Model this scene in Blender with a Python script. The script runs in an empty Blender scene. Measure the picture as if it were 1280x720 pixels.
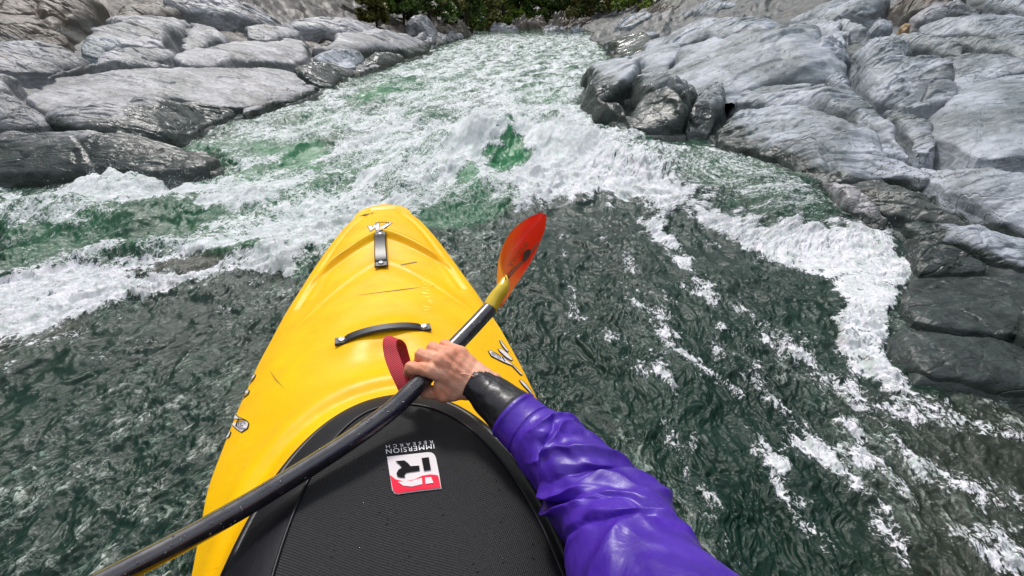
import bpy, math, random
import numpy as np
from mathutils import Vector, noise as mnoise
from mathutils.bvhtree import BVHTree
random.seed(7); rng = np.random.default_rng(11)
SC = bpy.context.scene
COL = SC.collection

# ------------------------------------------------------------------ camera model
W, H, FOC = 1280.0, 720.0, 618.0
PITCH = math.atan(355/618)
CAM = np.array([0, 0, 1.05])
Fv = np.array([0, math.cos(PITCH), -math.sin(PITCH)]); Rv = np.array([1.0, 0, 0]); Uv = np.array([0, math.sin(PITCH), math.cos(PITCH)])
def ray(px, py): return Fv + (px-640)/FOC*Rv + (360-py)/FOC*Uv
def D(px, py, dep): return CAM + dep*ray(px, py)
def PZ(px, py, z):
    r = ray(px, py); return CAM + r*((z-CAM[2])/r[2])

# ------------------------------------------------------------------ noise in numpy
def _h(ix, iy, seed):
    n = (ix.astype(np.int64)*374761393 + iy.astype(np.int64)*668265263 + seed*1442695041) & 0xFFFFFFFF
    n = ((n ^ (n >> 13))*1274126177) & 0xFFFFFFFF
    n = (n ^ (n >> 16)) & 0xFFFFFFFF
    n = (n*2246822519) & 0xFFFFFFFF
    return (n ^ (n >> 15)) & 0xFFFFFFFF
def perlin(x, y, seed=0):
    xi = np.floor(x); yi = np.floor(y); fx = x-xi; fy = y-yi
    u = fx*fx*fx*(fx*(fx*6-15)+10); v = fy*fy*fy*(fy*(fy*6-15)+10)
    def g(dx, dy):
        a = _h(xi+dx, yi+dy, seed)*(2*math.pi/4294967296.0)
        return np.cos(a)*(fx-dx)+np.sin(a)*(fy-dy)
    a = g(0, 0); b = g(1, 0); c = g(0, 1); d = g(1, 1)
    return ((a+(b-a)*u)+((c+(d-c)*u)-(a+(b-a)*u))*v)*1.5
def fbm(x, y, oct=4, seed=0, lac=2.03, gain=0.5):
    s = 0; a = 1.0; t = 0
    for i in range(oct):
        s = s+a*perlin(x+i*17.3, y-i*9.1, seed+i); t += a; x = x*lac; y = y*lac; a *= gain
    return s/t*1.3
def ridged(x, y, oct=3, seed=0, gain=0.5):
    s = 0; a = 1.0; t = 0
    for i in range(oct):
        s = s+a*(1-np.abs(perlin(x+i*7.7, y+i*3.1, seed+i))*2.2); t += a; x = x*2.1; y = y*2.1; a *= gain
    return s/t
def worley(x, y, seed=0):
    xi = np.floor(x); yi = np.floor(y)
    f1 = np.full(x.shape, 9.0); f2 = np.full(x.shape, 9.0); cid = np.zeros(x.shape)
    for dx in (-1, 0, 1):
        for dy in (-1, 0, 1):
            h = _h(xi+dx, yi+dy, seed); h2 = _h(xi+dx, yi+dy, seed+71)
            px = xi+dx+0.15+0.7*h/4294967296.0; py = yi+dy+0.15+0.7*h2/4294967296.0
            d = np.hypot(px-x, py-y)
            m = d < f1
            f2 = np.where(m, f1, np.minimum(f2, d)); cid = np.where(m, (h % 1000)/1000.0, cid); f1 = np.where(m, d, f1)
    return f1, f2, cid
def sst(a, b, x):
    t = np.clip((x-a)/(b-a), 0, 1); return t*t*(3-2*t)
def smin_(a, b, k): h = np.clip(.5+.5*(b-a)/k, 0, 1); return b+(a-b)*h-k*h*(1-h)
def polysd(x, y, poly):
    """signed distance, positive inside"""
    p = np.asarray(poly, float); q = np.roll(p, -1, 0)
    dmin = np.full(x.shape, 1e9); ins = np.zeros(x.shape, bool)
    for (ax, ay), (bx, by) in zip(p, q):
        ex, ey = bx-ax, by-ay; L = ex*ex+ey*ey+1e-12
        t = np.clip(((x-ax)*ex+(y-ay)*ey)/L, 0, 1)
        dmin = np.minimum(dmin, (x-ax-t*ex)**2+(y-ay-t*ey)**2)
        c = ((ay > y) != (by > y)) & (x < (bx-ax)*(y-ay)/((by-ay) if by != ay else 1e-12)+ax)
        ins ^= c
    d = np.sqrt(dmin); return np.where(ins, d, -d)
def chaikin(p, n=1):
    p = np.asarray(p, float)
    for _ in range(n):
        q = np.roll(p, -1, 0); p = np.stack([p*.75+q*.25, p*.25+q*.75], 1).reshape(-1, p.shape[1])
    return p

# ------------------------------------------------------------------ object helpers
def link(o, parent=None):
    COL.objects.link(o)
    if parent is not None: o.parent = parent
    return o
def mesh(name, v, f, mat=None, parent=None, smooth=True, attrs=None):
    v = np.asarray(v, np.float32)
    me = bpy.data.meshes.new(name)
    if isinstance(f, np.ndarray):
        k = f.shape[1]
        me.vertices.add(len(v)); me.vertices.foreach_set('co', v.ravel())
        me.loops.add(f.size); me.loops.foreach_set('vertex_index', f.astype(np.int32).ravel())
        me.polygons.add(len(f)); me.polygons.foreach_set('loop_start', np.arange(0, f.size, k, dtype=np.int32))
        me.polygons.foreach_set('loop_total', np.full(len(f), k, np.int32))
        me.update(calc_edges=True); me.validate()
    else:
        me.from_pydata([tuple(map(float, p)) for p in v], [], f); me.update()
    me.polygons.foreach_set('use_smooth', np.full(len(me.polygons), smooth))
    if attrs:
        for k, a in attrs.items():
            at = me.attributes.new(k, 'FLOAT', 'POINT'); at.data.foreach_set('value', np.asarray(a, np.float32).ravel())
    o = bpy.data.objects.new(name, me)
    if mat: me.materials.append(mat)
    return link(o, parent)
def grid_faces(n, m, wrap=False):
    i = np.arange(n-1)[:, None]; j = np.arange(m if wrap else m-1)[None, :]; j2 = (j+1) % m
    a = i*m+j; b = i*m+j2; c = (i+1)*m+j2; d = (i+1)*m+j
    return np.stack([a, b, c, d], -1).reshape(-1, 4)
def empty(name, loc=(0, 0, 0)):
    o = bpy.data.objects.new(name, None); o.location = loc; o.empty_display_size = .1
    return link(o)
def tag(o, label=None, cat=None, group=None, kind=None):
    if label: o['label'] = label
    if cat: o['category'] = cat
    if group: o['group'] = group
    if kind: o['kind'] = kind
    return o

# ------------------------------------------------------------------ materials
class NT:
    def __init__(s, name):
        s.m = bpy.data.materials.new(name); s.m.use_nodes = True; s.t = s.m.node_tree; s.t.nodes.clear()
        s.out = s.n('ShaderNodeOutputMaterial'); s.b = s.n('ShaderNodeBsdfPrincipled'); s.l(s.b.outputs[0], s.out.inputs[0])
    def n(s, t, **k):
        x = s.t.nodes.new(t)
        for a, b in k.items(): setattr(x, a, b)
        return x
    def l(s, a, b): s.t.links.new(a, b)
    def put(s, sock, v):
        if hasattr(v, 'is_linked'): s.l(v, sock)
        else: sock.default_value = v
    def attr(s, name): return s.n('ShaderNodeAttribute', attribute_name=name).outputs['Fac']
    def pos(s): return s.n('ShaderNodeNewGeometry').outputs['Position']
    def obj(s): return s.n('ShaderNodeTexCoord').outputs['Object']
    def mapv(s, v, scale=(1, 1, 1), rot=(0, 0, 0)):
        m = s.n('ShaderNodeMapping'); s.l(v, m.inputs[0]); m.inputs['Scale'].default_value = scale; m.inputs['Rotation'].default_value = rot
        return m.outputs[0]
    def noise(s, v, scale, detail=4, rough=.55, dist=0, out='Fac'):
        n = s.n('ShaderNodeTexNoise'); s.l(v, n.inputs['Vector']); n.inputs['Scale'].default_value = scale
        n.inputs['Detail'].default_value = detail; n.inputs['Roughness'].default_value = rough; n.inputs['Distortion'].default_value = dist
        return n.outputs[out]
    def vor(s, v, scale, feature='F1', out='Distance', rnd=1):
        n = s.n('ShaderNodeTexVoronoi', feature=feature); s.l(v, n.inputs['Vector']); n.inputs['Scale'].default_value = scale
        n.inputs['Randomness'].default_value = rnd
        return n.outputs[out]
    def math(s, op, a, b=0.0, c=None, clamp=False):
        n = s.n('ShaderNodeMath', operation=op, use_clamp=clamp); s.put(n.inputs[0], a); s.put(n.inputs[1], b)
        if c is not None: s.put(n.inputs[2], c)
        return n.outputs[0]
    def ramp(s, v, a, b, x=0.0, y=1.0, smooth=True):
        n = s.n('ShaderNodeMapRange', interpolation_type='SMOOTHSTEP' if smooth else 'LINEAR')
        s.put(n.inputs['Value'], v); s.put(n.inputs['From Min'], a); s.put(n.inputs['From Max'], b)
        n.inputs['To Min'].default_value = x; n.inputs['To Max'].default_value = y
        return n.outputs['Result']
    def mix(s, f, a, b):
        n = s.n('ShaderNodeMix', data_type='RGBA'); s.put(n.inputs[0], f)
        for sk, v in ((n.inputs[6], a), (n.inputs[7], b)):
            if hasattr(v, 'is_linked'): s.l(v, sk)
            else: sk.default_value = (*v, 1) if len(v) == 3 else v
        return n.outputs[2]
    def bump(s, h, strength=.5, dist=.01, prev=None):
        n = s.n('ShaderNodeBump'); s.l(h, n.inputs['Height']); s.put(n.inputs['Strength'], strength); n.inputs['Distance'].default_value = dist
        if prev is not None: s.l(prev, n.inputs['Normal'])
        return n.outputs[0]
    def set(s, **k):
        for a, v in k.items():
            sk = s.b.inputs[{'col': 'Base Color', 'rough': 'Roughness', 'spec': 'Specular IOR Level', 'ior': 'IOR', 'normal': 'Normal', 'coat': 'Coat Weight',
                             'coat_r': 'Coat Roughness', 'metal': 'Metallic', 'sss': 'Subsurface Weight', 'trans': 'Transmission Weight', 'alpha': 'Alpha', 'sheen': 'Sheen Weight'}[a]]
            if hasattr(v, 'is_linked'): s.l(v, sk)
            elif isinstance(v, tuple): sk.default_value = (*v, 1)
            else: sk.default_value = v
        return s.m

def mat_simple(name, col, rough=.5, spec=.5, nscale=None, nstr=.2, ndist=.002, **k):
    t = NT(name)
    if nscale:
        n = t.noise(t.pos(), nscale, 5, .6); t.set(normal=t.bump(n, nstr, ndist))
        t.set(col=t.mix(t.ramp(n, .35, .7), tuple(c*.82 for c in col), col))
    else: t.set(col=col)
    return t.set(rough=rough, spec=spec, **k)

def mat_water():
    t = NT('river_water'); p = t.pos()
    foam = t.attr('foam'); vein = t.attr('vein'); tint = t.attr('tint'); brown = t.attr('brown')
    cx = t.n('ShaderNodeCombineXYZ'); t.l(t.math('MULTIPLY', t.attr('fu'), .80), cx.inputs[0]); t.l(t.math('MULTIPLY', t.attr('fv'), 1.25), cx.inputs[1])
    def warped(src, s, amt, det=3):
        w = t.n('ShaderNodeVectorMath', operation='ADD'); t.l(src, w.inputs[0]); k = t.n('ShaderNodeVectorMath', operation='SCALE')
        t.l(t.noise(src, s, det, .6, out='Color'), k.inputs[0]); k.inputs['Scale'].default_value = amt; t.l(k.outputs[0], w.inputs[1]); return w.outputs[0]
    q = warped(p, 9, .12); f = warped(cx.outputs[0], 7, .16, 4); f2 = warped(f, 24, .05, 2)
    fine = t.noise(f, 30, 6, .70); fine2 = t.noise(q, 95, 3, .65)
    th = t.math('SUBTRACT', 1.0, foam)
    n1 = t.math('ADD', t.math('MULTIPLY', fine, .66), t.math('MULTIPLY', fine2, .34))
    n1 = t.math('ADD', n1, t.math('MULTIPLY', t.math('SUBTRACT', t.ramp(t.noise(f2, 70, 3, .6), .4, .6), .5), .10))
    lo = t.math('MULTIPLY_ADD', th, .50, .22)
    solid = t.ramp(n1, lo, t.math('ADD', lo, .12))
    # bubble filaments and films along the current, doubling as painted sky glints
    def fil(src, sc, w):
        return t.ramp(t.math('ABSOLUTE', t.math('SUBTRACT', t.noise(src, sc, 2, .5), .5)), w, .0)
    fl = t.math('MAXIMUM', t.math('MAXIMUM', fil(f2, 34, .026), fil(f2, 66, .036)), t.math('MULTIPLY', fil(f2, 110, .04), .7))
    patch = t.ramp(t.noise(f, 13, 4, .65), .40, .62)
    fl = t.math('MULTIPLY', fl, t.math('MULTIPLY_ADD', patch, .8, .2))
    film_glint = t.math('MULTIPLY', t.ramp(t.noise(f2, 58, 3, .55), .505, .545), patch)
    cm = t.math('ADD', t.attr('crest'), t.math('MULTIPLY', t.math('SUBTRACT', t.noise(f2, 48, 4, .6), .5), 1.5)); cm = t.ramp(cm, .26, .66)
    cap = t.ramp(t.math('ADD', t.attr('crest'), t.math('MULTIPLY', t.math('SUBTRACT', t.noise(q, 75, 3, .6), .5), 1.1)), .62, .86)  # glints on ripple crests, painted as pale colour
    vein_glint = t.math('MAXIMUM', t.math('MULTIPLY', t.math('MAXIMUM', t.math('MULTIPLY', fl, .7), t.math('MULTIPLY', film_glint, .8)), cm), t.math('MULTIPLY', cap, .85))
    vein_glint = t.math('MULTIPLY', vein_glint, t.ramp(vein, .05, .65), clamp=True)
    deep = t.mix(t.noise(p, 3.0, 3, .5), (.0015, .012, .0075), (.007, .034, .021))
    deep = t.mix(brown, deep, (.035, .034, .022))
    deep = t.mix(tint, deep, (.028, .20, .075))
    c = t.mix(vein_glint, deep, t.mix(t.ramp(t.noise(f, 9, 3, .6), .4, .6), (.20, .28, .23), (.56, .61, .56)))
    fcol = t.mix(t.ramp(t.math('ADD', t.math('MULTIPLY', t.noise(f, 20, 5, .7), .6), t.math('MULTIPLY', t.noise(q, 70, 3, .7), .4)), .38, .58), (.52, .59, .56), (.84, .82, .87))
    fcol = t.mix(t.math('MULTIPLY', tint, .35), fcol, (.50, .66, .56))
    c = t.mix(solid, c, fcol)
    rough = t.ramp(solid, 0, 1, .06, .6)
    hb = t.math('ADD', fine, t.math('MULTIPLY', t.noise(q, 160, 3, .7), .35)); hb = t.math('ADD', hb, t.math('MULTIPLY', vein_glint, .35))
    nb = t.bump(hb, t.ramp(foam, 0, 1, .38, .8), .012)
    return t.set(col=c, rough=rough, ior=1.33, spec=.5, normal=nb)

def mat_rock(name, a, b, brown=(.16, .12, .08), brown_amt=.25, strata=(0, 0, .5), dark=(.018, .024, .022), bands=.5, rough=.50):
    t = NT(name); p = t.pos(); wet = t.attr('wet')
    q = t.mapv(p, (1, 1, 2.2), strata)
    s1 = t.mapv(p, (.9, 3.2, 4.5), strata)
    big = t.noise(q, 1.3, 5, .6, .6); mid = t.noise(q, 7, 6, .65, .4); grain = t.noise(p, 70, 5, .7)
    strat = t.noise(s1, 3.0, 6, .62, 1.2)
    c = t.mix(t.ramp(big, .36, .62), a, b)
    c = t.mix(t.math('MULTIPLY', t.ramp(t.noise(q, .8, 4, .6, 1.0), .50, .66), .55), c, (.11, .135, .125))
    c = t.mix(t.math('MULTIPLY', t.ramp(strat, .42, .66), bands), c, tuple(x*.5 for x in a))
    c = t.mix(t.math('MULTIPLY', t.ramp(mid, .5, .75), .45), c, tuple(min(1, x*1.25+.02) for x in b))
    c = t.mix(t.math('MULTIPLY', t.ramp(t.noise(p, 2.1, 4, .6, .8), .52, .72), brown_amt), c, brown)
    c = t.mix(t.math('MULTIPLY', t.ramp(grain, .5, .78), .35), c, tuple(x*.45 for x in a))
    pit = t.math('MULTIPLY', t.ramp(t.vor(t.mapv(p, (1, 1.6, 1.6), strata), 34), .16, .08), t.ramp(t.noise(p, 3.2, 3, .6), .5, .62))
    c = t.mix(pit, c, (.03, .03, .035))
    # hairline joints
    cw = t.n('ShaderNodeVectorMath', operation='ADD'); t.l(t.mapv(p, (.8, 1.7, 1.7), strata), cw.inputs[0])
    sc = t.n('ShaderNodeVectorMath', operation='SCALE'); t.l(t.noise(p, 1.6, 5, .6, out='Color'), sc.inputs[0]); sc.inputs['Scale'].default_value = .7
    t.l(sc.outputs[0], cw.inputs[1])
    cr = t.math('MULTIPLY', t.ramp(t.vor(cw.outputs[0], 1.1, 'DISTANCE_TO_EDGE'), .010, .0), .6)
    ln = t.noise(t.mapv(p, (.6, 2.6, 2.6), strata), 1.7, 5, .6, .5); cr2 = t.math('MULTIPLY', t.ramp(t.math('ABSOLUTE', t.math('SUBTRACT', ln, .5)), .010, .002), t.ramp(t.noise(p, 1.9, 2, .5), .42, .55))
    ln2 = t.noise(t.mapv(p, (2.2, 1.1, 2.0), strata), 2.3, 5, .62, .3); cr2 = t.math('MAXIMUM', cr2, t.math('MULTIPLY', t.ramp(t.math('ABSOLUTE', t.math('SUBTRACT', ln2, .52)), .007, .001), t.ramp(t.noise(p, 2.4, 2, .5), .5, .6)))
    crk = t.math('MAXIMUM', cr, cr2)
    c = t.mix(t.math('MULTIPLY', t.math('MULTIPLY', crk, t.ramp(t.noise(p, 2.3, 3, .6), .5, .6)), .8), c, (.02, .02, .022))
    wm = t.ramp(t.math('ADD', wet, t.math('MULTIPLY', t.math('SUBTRACT', mid, .5), .55)), .3, .62)  # wet margin plus the painted shade of steep faces
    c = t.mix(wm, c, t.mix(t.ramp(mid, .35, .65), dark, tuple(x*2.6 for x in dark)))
    r = t.ramp(wm, 0, 1, rough, .20)
    r = t.math('ADD', r, t.math('MULTIPLY', t.math('SUBTRACT', grain, .5), .3))
    h = t.math('ADD', t.math('MULTIPLY', mid, .6), t.math('MULTIPLY', grain, .16))
    h = t.math('ADD', h, t.math('MULTIPLY', strat, .10)); h = t.math('SUBTRACT', h, t.math('MULTIPLY', crk, .3)); h = t.math('SUBTRACT', h, t.math('MULTIPLY', pit, .3))
    return t.set(col=c, rough=r, spec=.4, normal=t.bump(h, .6, .03))

M = {}
M['water'] = mat_water()
M['rock_l'] = mat_rock('river_rock_left', (.165, .17, .18), (.45, .45, .48), brown=(.26, .20, .14), brown_amt=.35, strata=(.1, .2, .35))
M['rock_r'] = mat_rock('river_rock_right', (.135, .165, .175), (.45, .485, .545), brown=(.24, .22, .18), brown_amt=.2, strata=(.1, -.15, -.75))
M['rock_brown'] = mat_rock('brown_rock', (.07, .058, .045), (.17, .14, .115), brown=(.09, .055, .03), brown_amt=.7, strata=(.1, .2, .2))
M['rock_wet'] = mat_rock('wet_dark_rock', (.05, .06, .055), (.10, .11, .10), brown=(.085, .06, .02), brown_amt=.6, strata=(.1, -.15, -.2), rough=.16)
M['rock_streak'] = mat_rock('streaked_rock', (.16, .16, .165), (.46, .45, .47), brown=(.3, .25, .19), brown_amt=.35, strata=(.1, .15, .45), bands=1.0, rough=.25)
M['rock_ochre'] = mat_rock('ochre_rock', (.38, .22, .07), (.5, .33, .14), brown=(.3, .15, .04), brown_amt=.6)

# ------------------------------------------------------------------ river surface and banks
def drop(y): return -1.45*sst(3.2, 62, y)**.62*(y > 0)   # the river falls away downstream
def g2(x, y, cx, cy, sx, sy, a=0):
    c, s = math.cos(a), math.sin(a); u = (x-cx)*c+(y-cy)*s; v = -(x-cx)*s+(y-cy)*c
    return np.exp(-(u/sx)**2-(v/sy)**2)
def hit(px, py, fn):
    r = ray(px, py); t = np.geomspace(.4, 140, 4000); X = CAM[0]+t*r[0]; Y = CAM[1]+t*r[1]; Z = CAM[2]+t*r[2]
    b = Z-fn(X, Y); k = np.argmax(b < 0)
    if b[k] >= 0: k = len(t)-1
    if k == 0: return np.array([X[0], Y[0], Z[0]])
    w = b[k-1]/(b[k-1]-b[k]+1e-12); tt = t[k-1]+(t[k]-t[k-1])*w
    return CAM+tt*r
def zflat(x, y): return drop(y)
leftline = [(0, 238), (60, 236), (140, 232), (235, 232), (280, 224), (291, 214), (262, 203), (215, 190), (246, 180), (298, 154), (330, 146), (372, 134), (412, 118), (440, 100), (500, 82), (540, 70), (548, 58), (585, 48), (596, 42)]
rightline = [(742, 42), (735, 50), (757, 62), (763, 76), (736, 100), (724, 120), (742, 150), (772, 168), (810, 178), (880, 178), (905, 196), (985, 232), (1040, 272), (1085, 288), (1128, 304), (1122, 352), (1102, 430), (1128, 492), (1200, 505), (1280, 513)]
LW = [hit(a, b, zflat)[:2] for a, b in leftline]; RW = [hit(a, b, zflat)[:2] for a, b in rightline]
RIVER = np.array([(-9, -9), (-7.5, .5), (-5.2, 2.6), *LW, (-9, 78), (-30, 92), (-20, 104), (14, 84), (7.6, 70), *RW, (2.3, .75), (3.4, -.6), (4.5, -9)])
def bankprof(s):
    up = .05*sst(0, .05, s)+.24*np.clip(s, 0, 4.5)+.42*np.clip(s-4.5, 0, 8)+.8*np.clip(s-12.5, 0, 40)
    dn = -.75*(1-np.exp(np.minimum(s, 0)/.5))
    return np.where(s > 0, up, dn)
def bank(x, y, sd=None):
    s = -polysd(x, y, RIVER) if sd is None else sd
    far = 1+sst(10, 45, y)*.6
    low = 1-.62*g2(x, y, 2.0, 1.55, .75, .65)*(s > 0)   # ledges awash at the lower right
    return drop(y)+bankprof(s)*far*low
def bhit(px, py): return hit(px, py, bank)

def polar(rs, th):
    R_, T = np.meshgrid(rs, th, indexing='ij'); return R_*np.sin(T), R_*np.cos(T)
def pix(x, y, z):
    dx, dy, dz = x, y, z-CAM[2]
    dep = dy*Fv[1]+dz*Fv[2]; dep = np.where(dep < .05, .05, dep)
    return 640+FOC*dx/dep, 360-FOC*(dy*Uv[1]+dz*Uv[2])/dep

def terrain():
    th = np.radians(np.concatenate([np.linspace(-180, -62, 50)[:-1], np.linspace(-62, 62, 1000), np.linspace(62, 180, 50)[1:]]))
    rs = np.concatenate([np.geomspace(.3, 1.2, 30)[:-1], np.geomspace(1.2, 16, 560), np.geomspace(16, 190, 260)[1:]])
    x, y = polar(rs, th); s = -polysd(x, y, RIVER); z = bank(x, y, s)
    for side in (-1, 1):
        m = (x < 0) if side < 0 else (x >= 0)
        a = .35 if side < 0 else -.75
        c_, s_ = math.cos(a), math.sin(a)
        wx = x+.35*fbm(x*.9, y*.9, 3, 5); wy = y+.35*fbm(x*.9+9, y*.9, 3, 8)
        u = (wx*c_+wy*s_); v = (-wx*s_+wy*c_)
        far = 1+sst(9, 40, np.hypot(x, y))*2.0
        f1, f2, cid = worley(u*.55/far+3, v*1.25/far, 3)
        e = f2-f1
        d = (cid-.45)*.17*far*sst(0, .10, e)+.09*far*np.sqrt(np.clip(e, 0, .5))
        f1, f2, c2 = worley(u*1.5+7, v*4.0, 9); e2 = f2-f1
        d += .035*(c2-.4)*sst(0, .12, e2)*far+.02*np.sqrt(np.clip(e2, 0, .4))
        d += .05*fbm(x*1.4, y*1.4, 5, 21)+.012*ridged(u*2.2, v*7, 4, 33)+.012*fbm(x*13, y*13, 3, 40)
        fr = sst(11, 26, y); d += fr*(.22*fbm(x*.8, y*.8, 3, 44)+.10*(worley(x*.9, y*.9, 46)[2]-.5))
        hi = sst(4.0, 6.0, s*(1+1.6*fr)); d += hi*(.12*fbm(x*.9, y*.9, 3, 48)+.10*(worley(x*.6, y*.8, 49)[2]-.5))
        d -= .14+.09*sst(.2, .8, s)
        k = sst(-.02, .5, s)*.9+.1
        rough = sst(9, 14, s)
        d += rough*(1.2*fbm(x*.22, y*.22, 4, 50)+.5*fbm(x*.9, y*.9, 3, 52))
        z = np.where(m, z+d*k, z)
    zw = drop(y)
    ab = z-zw+.05*fbm(x*3, y*3, 3, 77)
    wet = 1-sst(.02, .16, ab)
    green = sst(9.5, 12.5, s*(1+.9*sst(14, 30, y))+1.5*fbm(x*.3, y*.3, 3, 90))
    sl = s*(1+2.4*sst(6.5, 12, y)); brown = sst(4.2, 6.2, sl+1.2*fbm(x*.5, y*.5, 3, 93))*(x < 0)+sst(7.2, 10, s+1.2*fbm(x*.5, y*.5, 3, 93))*(x >= 0)
    t = NT('bedrock'); # dark base paints in shade of gaps between rocks; wet margin, brown upper bank, moss
    p = t.pos(); wetA = t.attr('wet'); gr = t.attr('green'); br = t.attr('brown')
    m1 = mat_rock('tmp', (.022, .026, .024), (.12, .125, .13), brown=(.26, .21, .16), brown_amt=.3, strata=(.1, 0, -.3))
    bpy.data.materials.remove(t.m)
    nt = m1.node_tree; b = [n for n in nt.nodes if n.type == 'BSDF_PRINCIPLED'][0]
    src = b.inputs['Base Color'].links[0].from_socket
    t.t = nt; t.m = m1; m1.name = 'bedrock'
    p = t.pos(); n = t.noise(p, 3.5, 5, .65)
    bc = t.mix(t.ramp(n, .35, .65), (.007, .005, .0035), (.036, .027, .019))
    gc = t.mix(t.ramp(t.noise(p, 6, 5, .7), .35, .65), (.015, .03, .008), (.07, .10, .02))
    c = t.mix(t.attr('brown'), src, bc); c = t.mix(t.attr('green'), c, gc)
    t.l(c, b.inputs['Base Color'])
    o = mesh('rocky_riverbank', np.stack([x, y, z], -1).reshape(-1, 3), grid_faces(*x.shape), m1, attrs=dict(wet=wet, green=green, brown=brown))
    tag(o, kind='structure')
    return o

A1 = [(0, 238), (140, 228), (291, 214), (240, 184), (300, 152), (420, 112), (545, 62), (596, 40), (742, 40), (765, 80), (722, 125), (745, 160), (810, 178), (760, 200), (700, 225), (640, 245), (560, 255), (510, 262), (470, 285), (420, 310), (370, 345), (300, 335), (230, 320), (150, 330), (60, 360), (0, 372)]
A2 = [(632, 246), (652, 212), (690, 180), (760, 168), (800, 205), (850, 240), (930, 268), (1000, 278), (1105, 292), (1135, 340), (1112, 400), (1108, 450), (1150, 500), (1110, 500), (1066, 470), (1042, 430), (1056, 385), (1040, 350), (985, 320), (940, 312), (905, 288), (868, 262), (800, 258), (740, 250), (690, 252)]
A3 = [(750, 190), (800, 176), (885, 178), (960, 218), (1050, 275), (1000, 276), (930, 262), (850, 236), (790, 210)]
A4 = [(-40, 375), (60, 352), (200, 322), (300, 292), (400, 262), (470, 240), (560, 250), (500, 275), (450, 290), (400, 325), (360, 350), (300, 352), (190, 372), (80, 410), (-40, 455)]
A5 = [(-40, 292), (60, 286), (130, 277), (230, 268), (292, 272), (230, 296), (120, 318), (40, 345), (-40, 358)]
A6 = [(165, 352), (210, 332), (290, 322), (345, 318), (325, 334), (240, 348)]
A7 = [(-60, 430), (40, 405), (130, 392), (110, 420), (0, 455), (-60, 470)]
GREENS = [([(300, 195), (350, 188), (395, 182), (425, 190), (395, 212), (340, 210)], .8), ([(425, 125), (470, 108), (515, 100), (530, 106), (490, 122), (440, 140)], .9),
          ([(225, 190), (270, 178), (330, 180), (300, 196), (250, 200)], .5), ([(612, 196), (637, 190), (657, 206), (641, 222), (616, 219)], 1.6), ([(574, 224), (598, 216), (604, 234), (582, 242)], .9),
          ([(470, 262), (560, 240), (640, 236), (620, 260), (560, 285), (520, 275)], .45), ([(500, 150), (560, 140), (570, 152), (520, 165)], .4), ([(385, 235), (430, 215), (455, 222), (420, 245)], .5)]
STREAKS = [([(812, 262), (842, 300), (868, 335), (884, 385)], 17, .72), ([(884, 385), (905, 430), (960, 480), (1010, 560), (1080, 640), (1130, 720)], 15, .50),
           ([(760, 300), (800, 380), (850, 450), (900, 500), (950, 580), (1000, 640), (1040, 720)], 10, .44), ([(700, 300), (720, 380), (790, 440), (840, 520), (860, 590), (930, 700)], 10, .40),
           ([(1000, 430), (1060, 500), (1150, 580), (1280, 660)], 13, .42), ([(1110, 500), (1200, 540), (1320, 560)], 11, .40), ([(1130, 350), (1180, 352), (1230, 340)], 3, .3), ([(930, 390), (1000, 470), (1060, 560), (1150, 640), (1280, 700)], 14, .42),
           ([(-20, 470), (100, 420), (200, 385), (330, 355)], 9, .35), ([(-20, 560), (60, 505), (150, 470), (250, 420)], 9, .25)]
HULLP = np.array([PZ(a, b, .16)[:2] for a, b in [(478, 262), (450, 272), (397, 328), (349, 403), (320, 455), (294, 514), (262, 600), (246, 700), (340, 719), (600, 719), (700, 600), (667, 500), (637, 444), (592, 372), (540, 300), (505, 266)]])
def polyline_d(x, y, pts):
    d = np.full(x.shape, 1e9)
    for (ax, ay), (bx, by) in zip(pts[:-1], pts[1:]):
        ex, ey = bx-ax, by-ay; t = np.clip(((x-ax)*ex+(y-ay)*ey)/(ex*ex+ey*ey), 0, 1)
        d = np.minimum(d, np.hypot(x-ax-t*ex, y-ay-t*ey))
    return d
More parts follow.
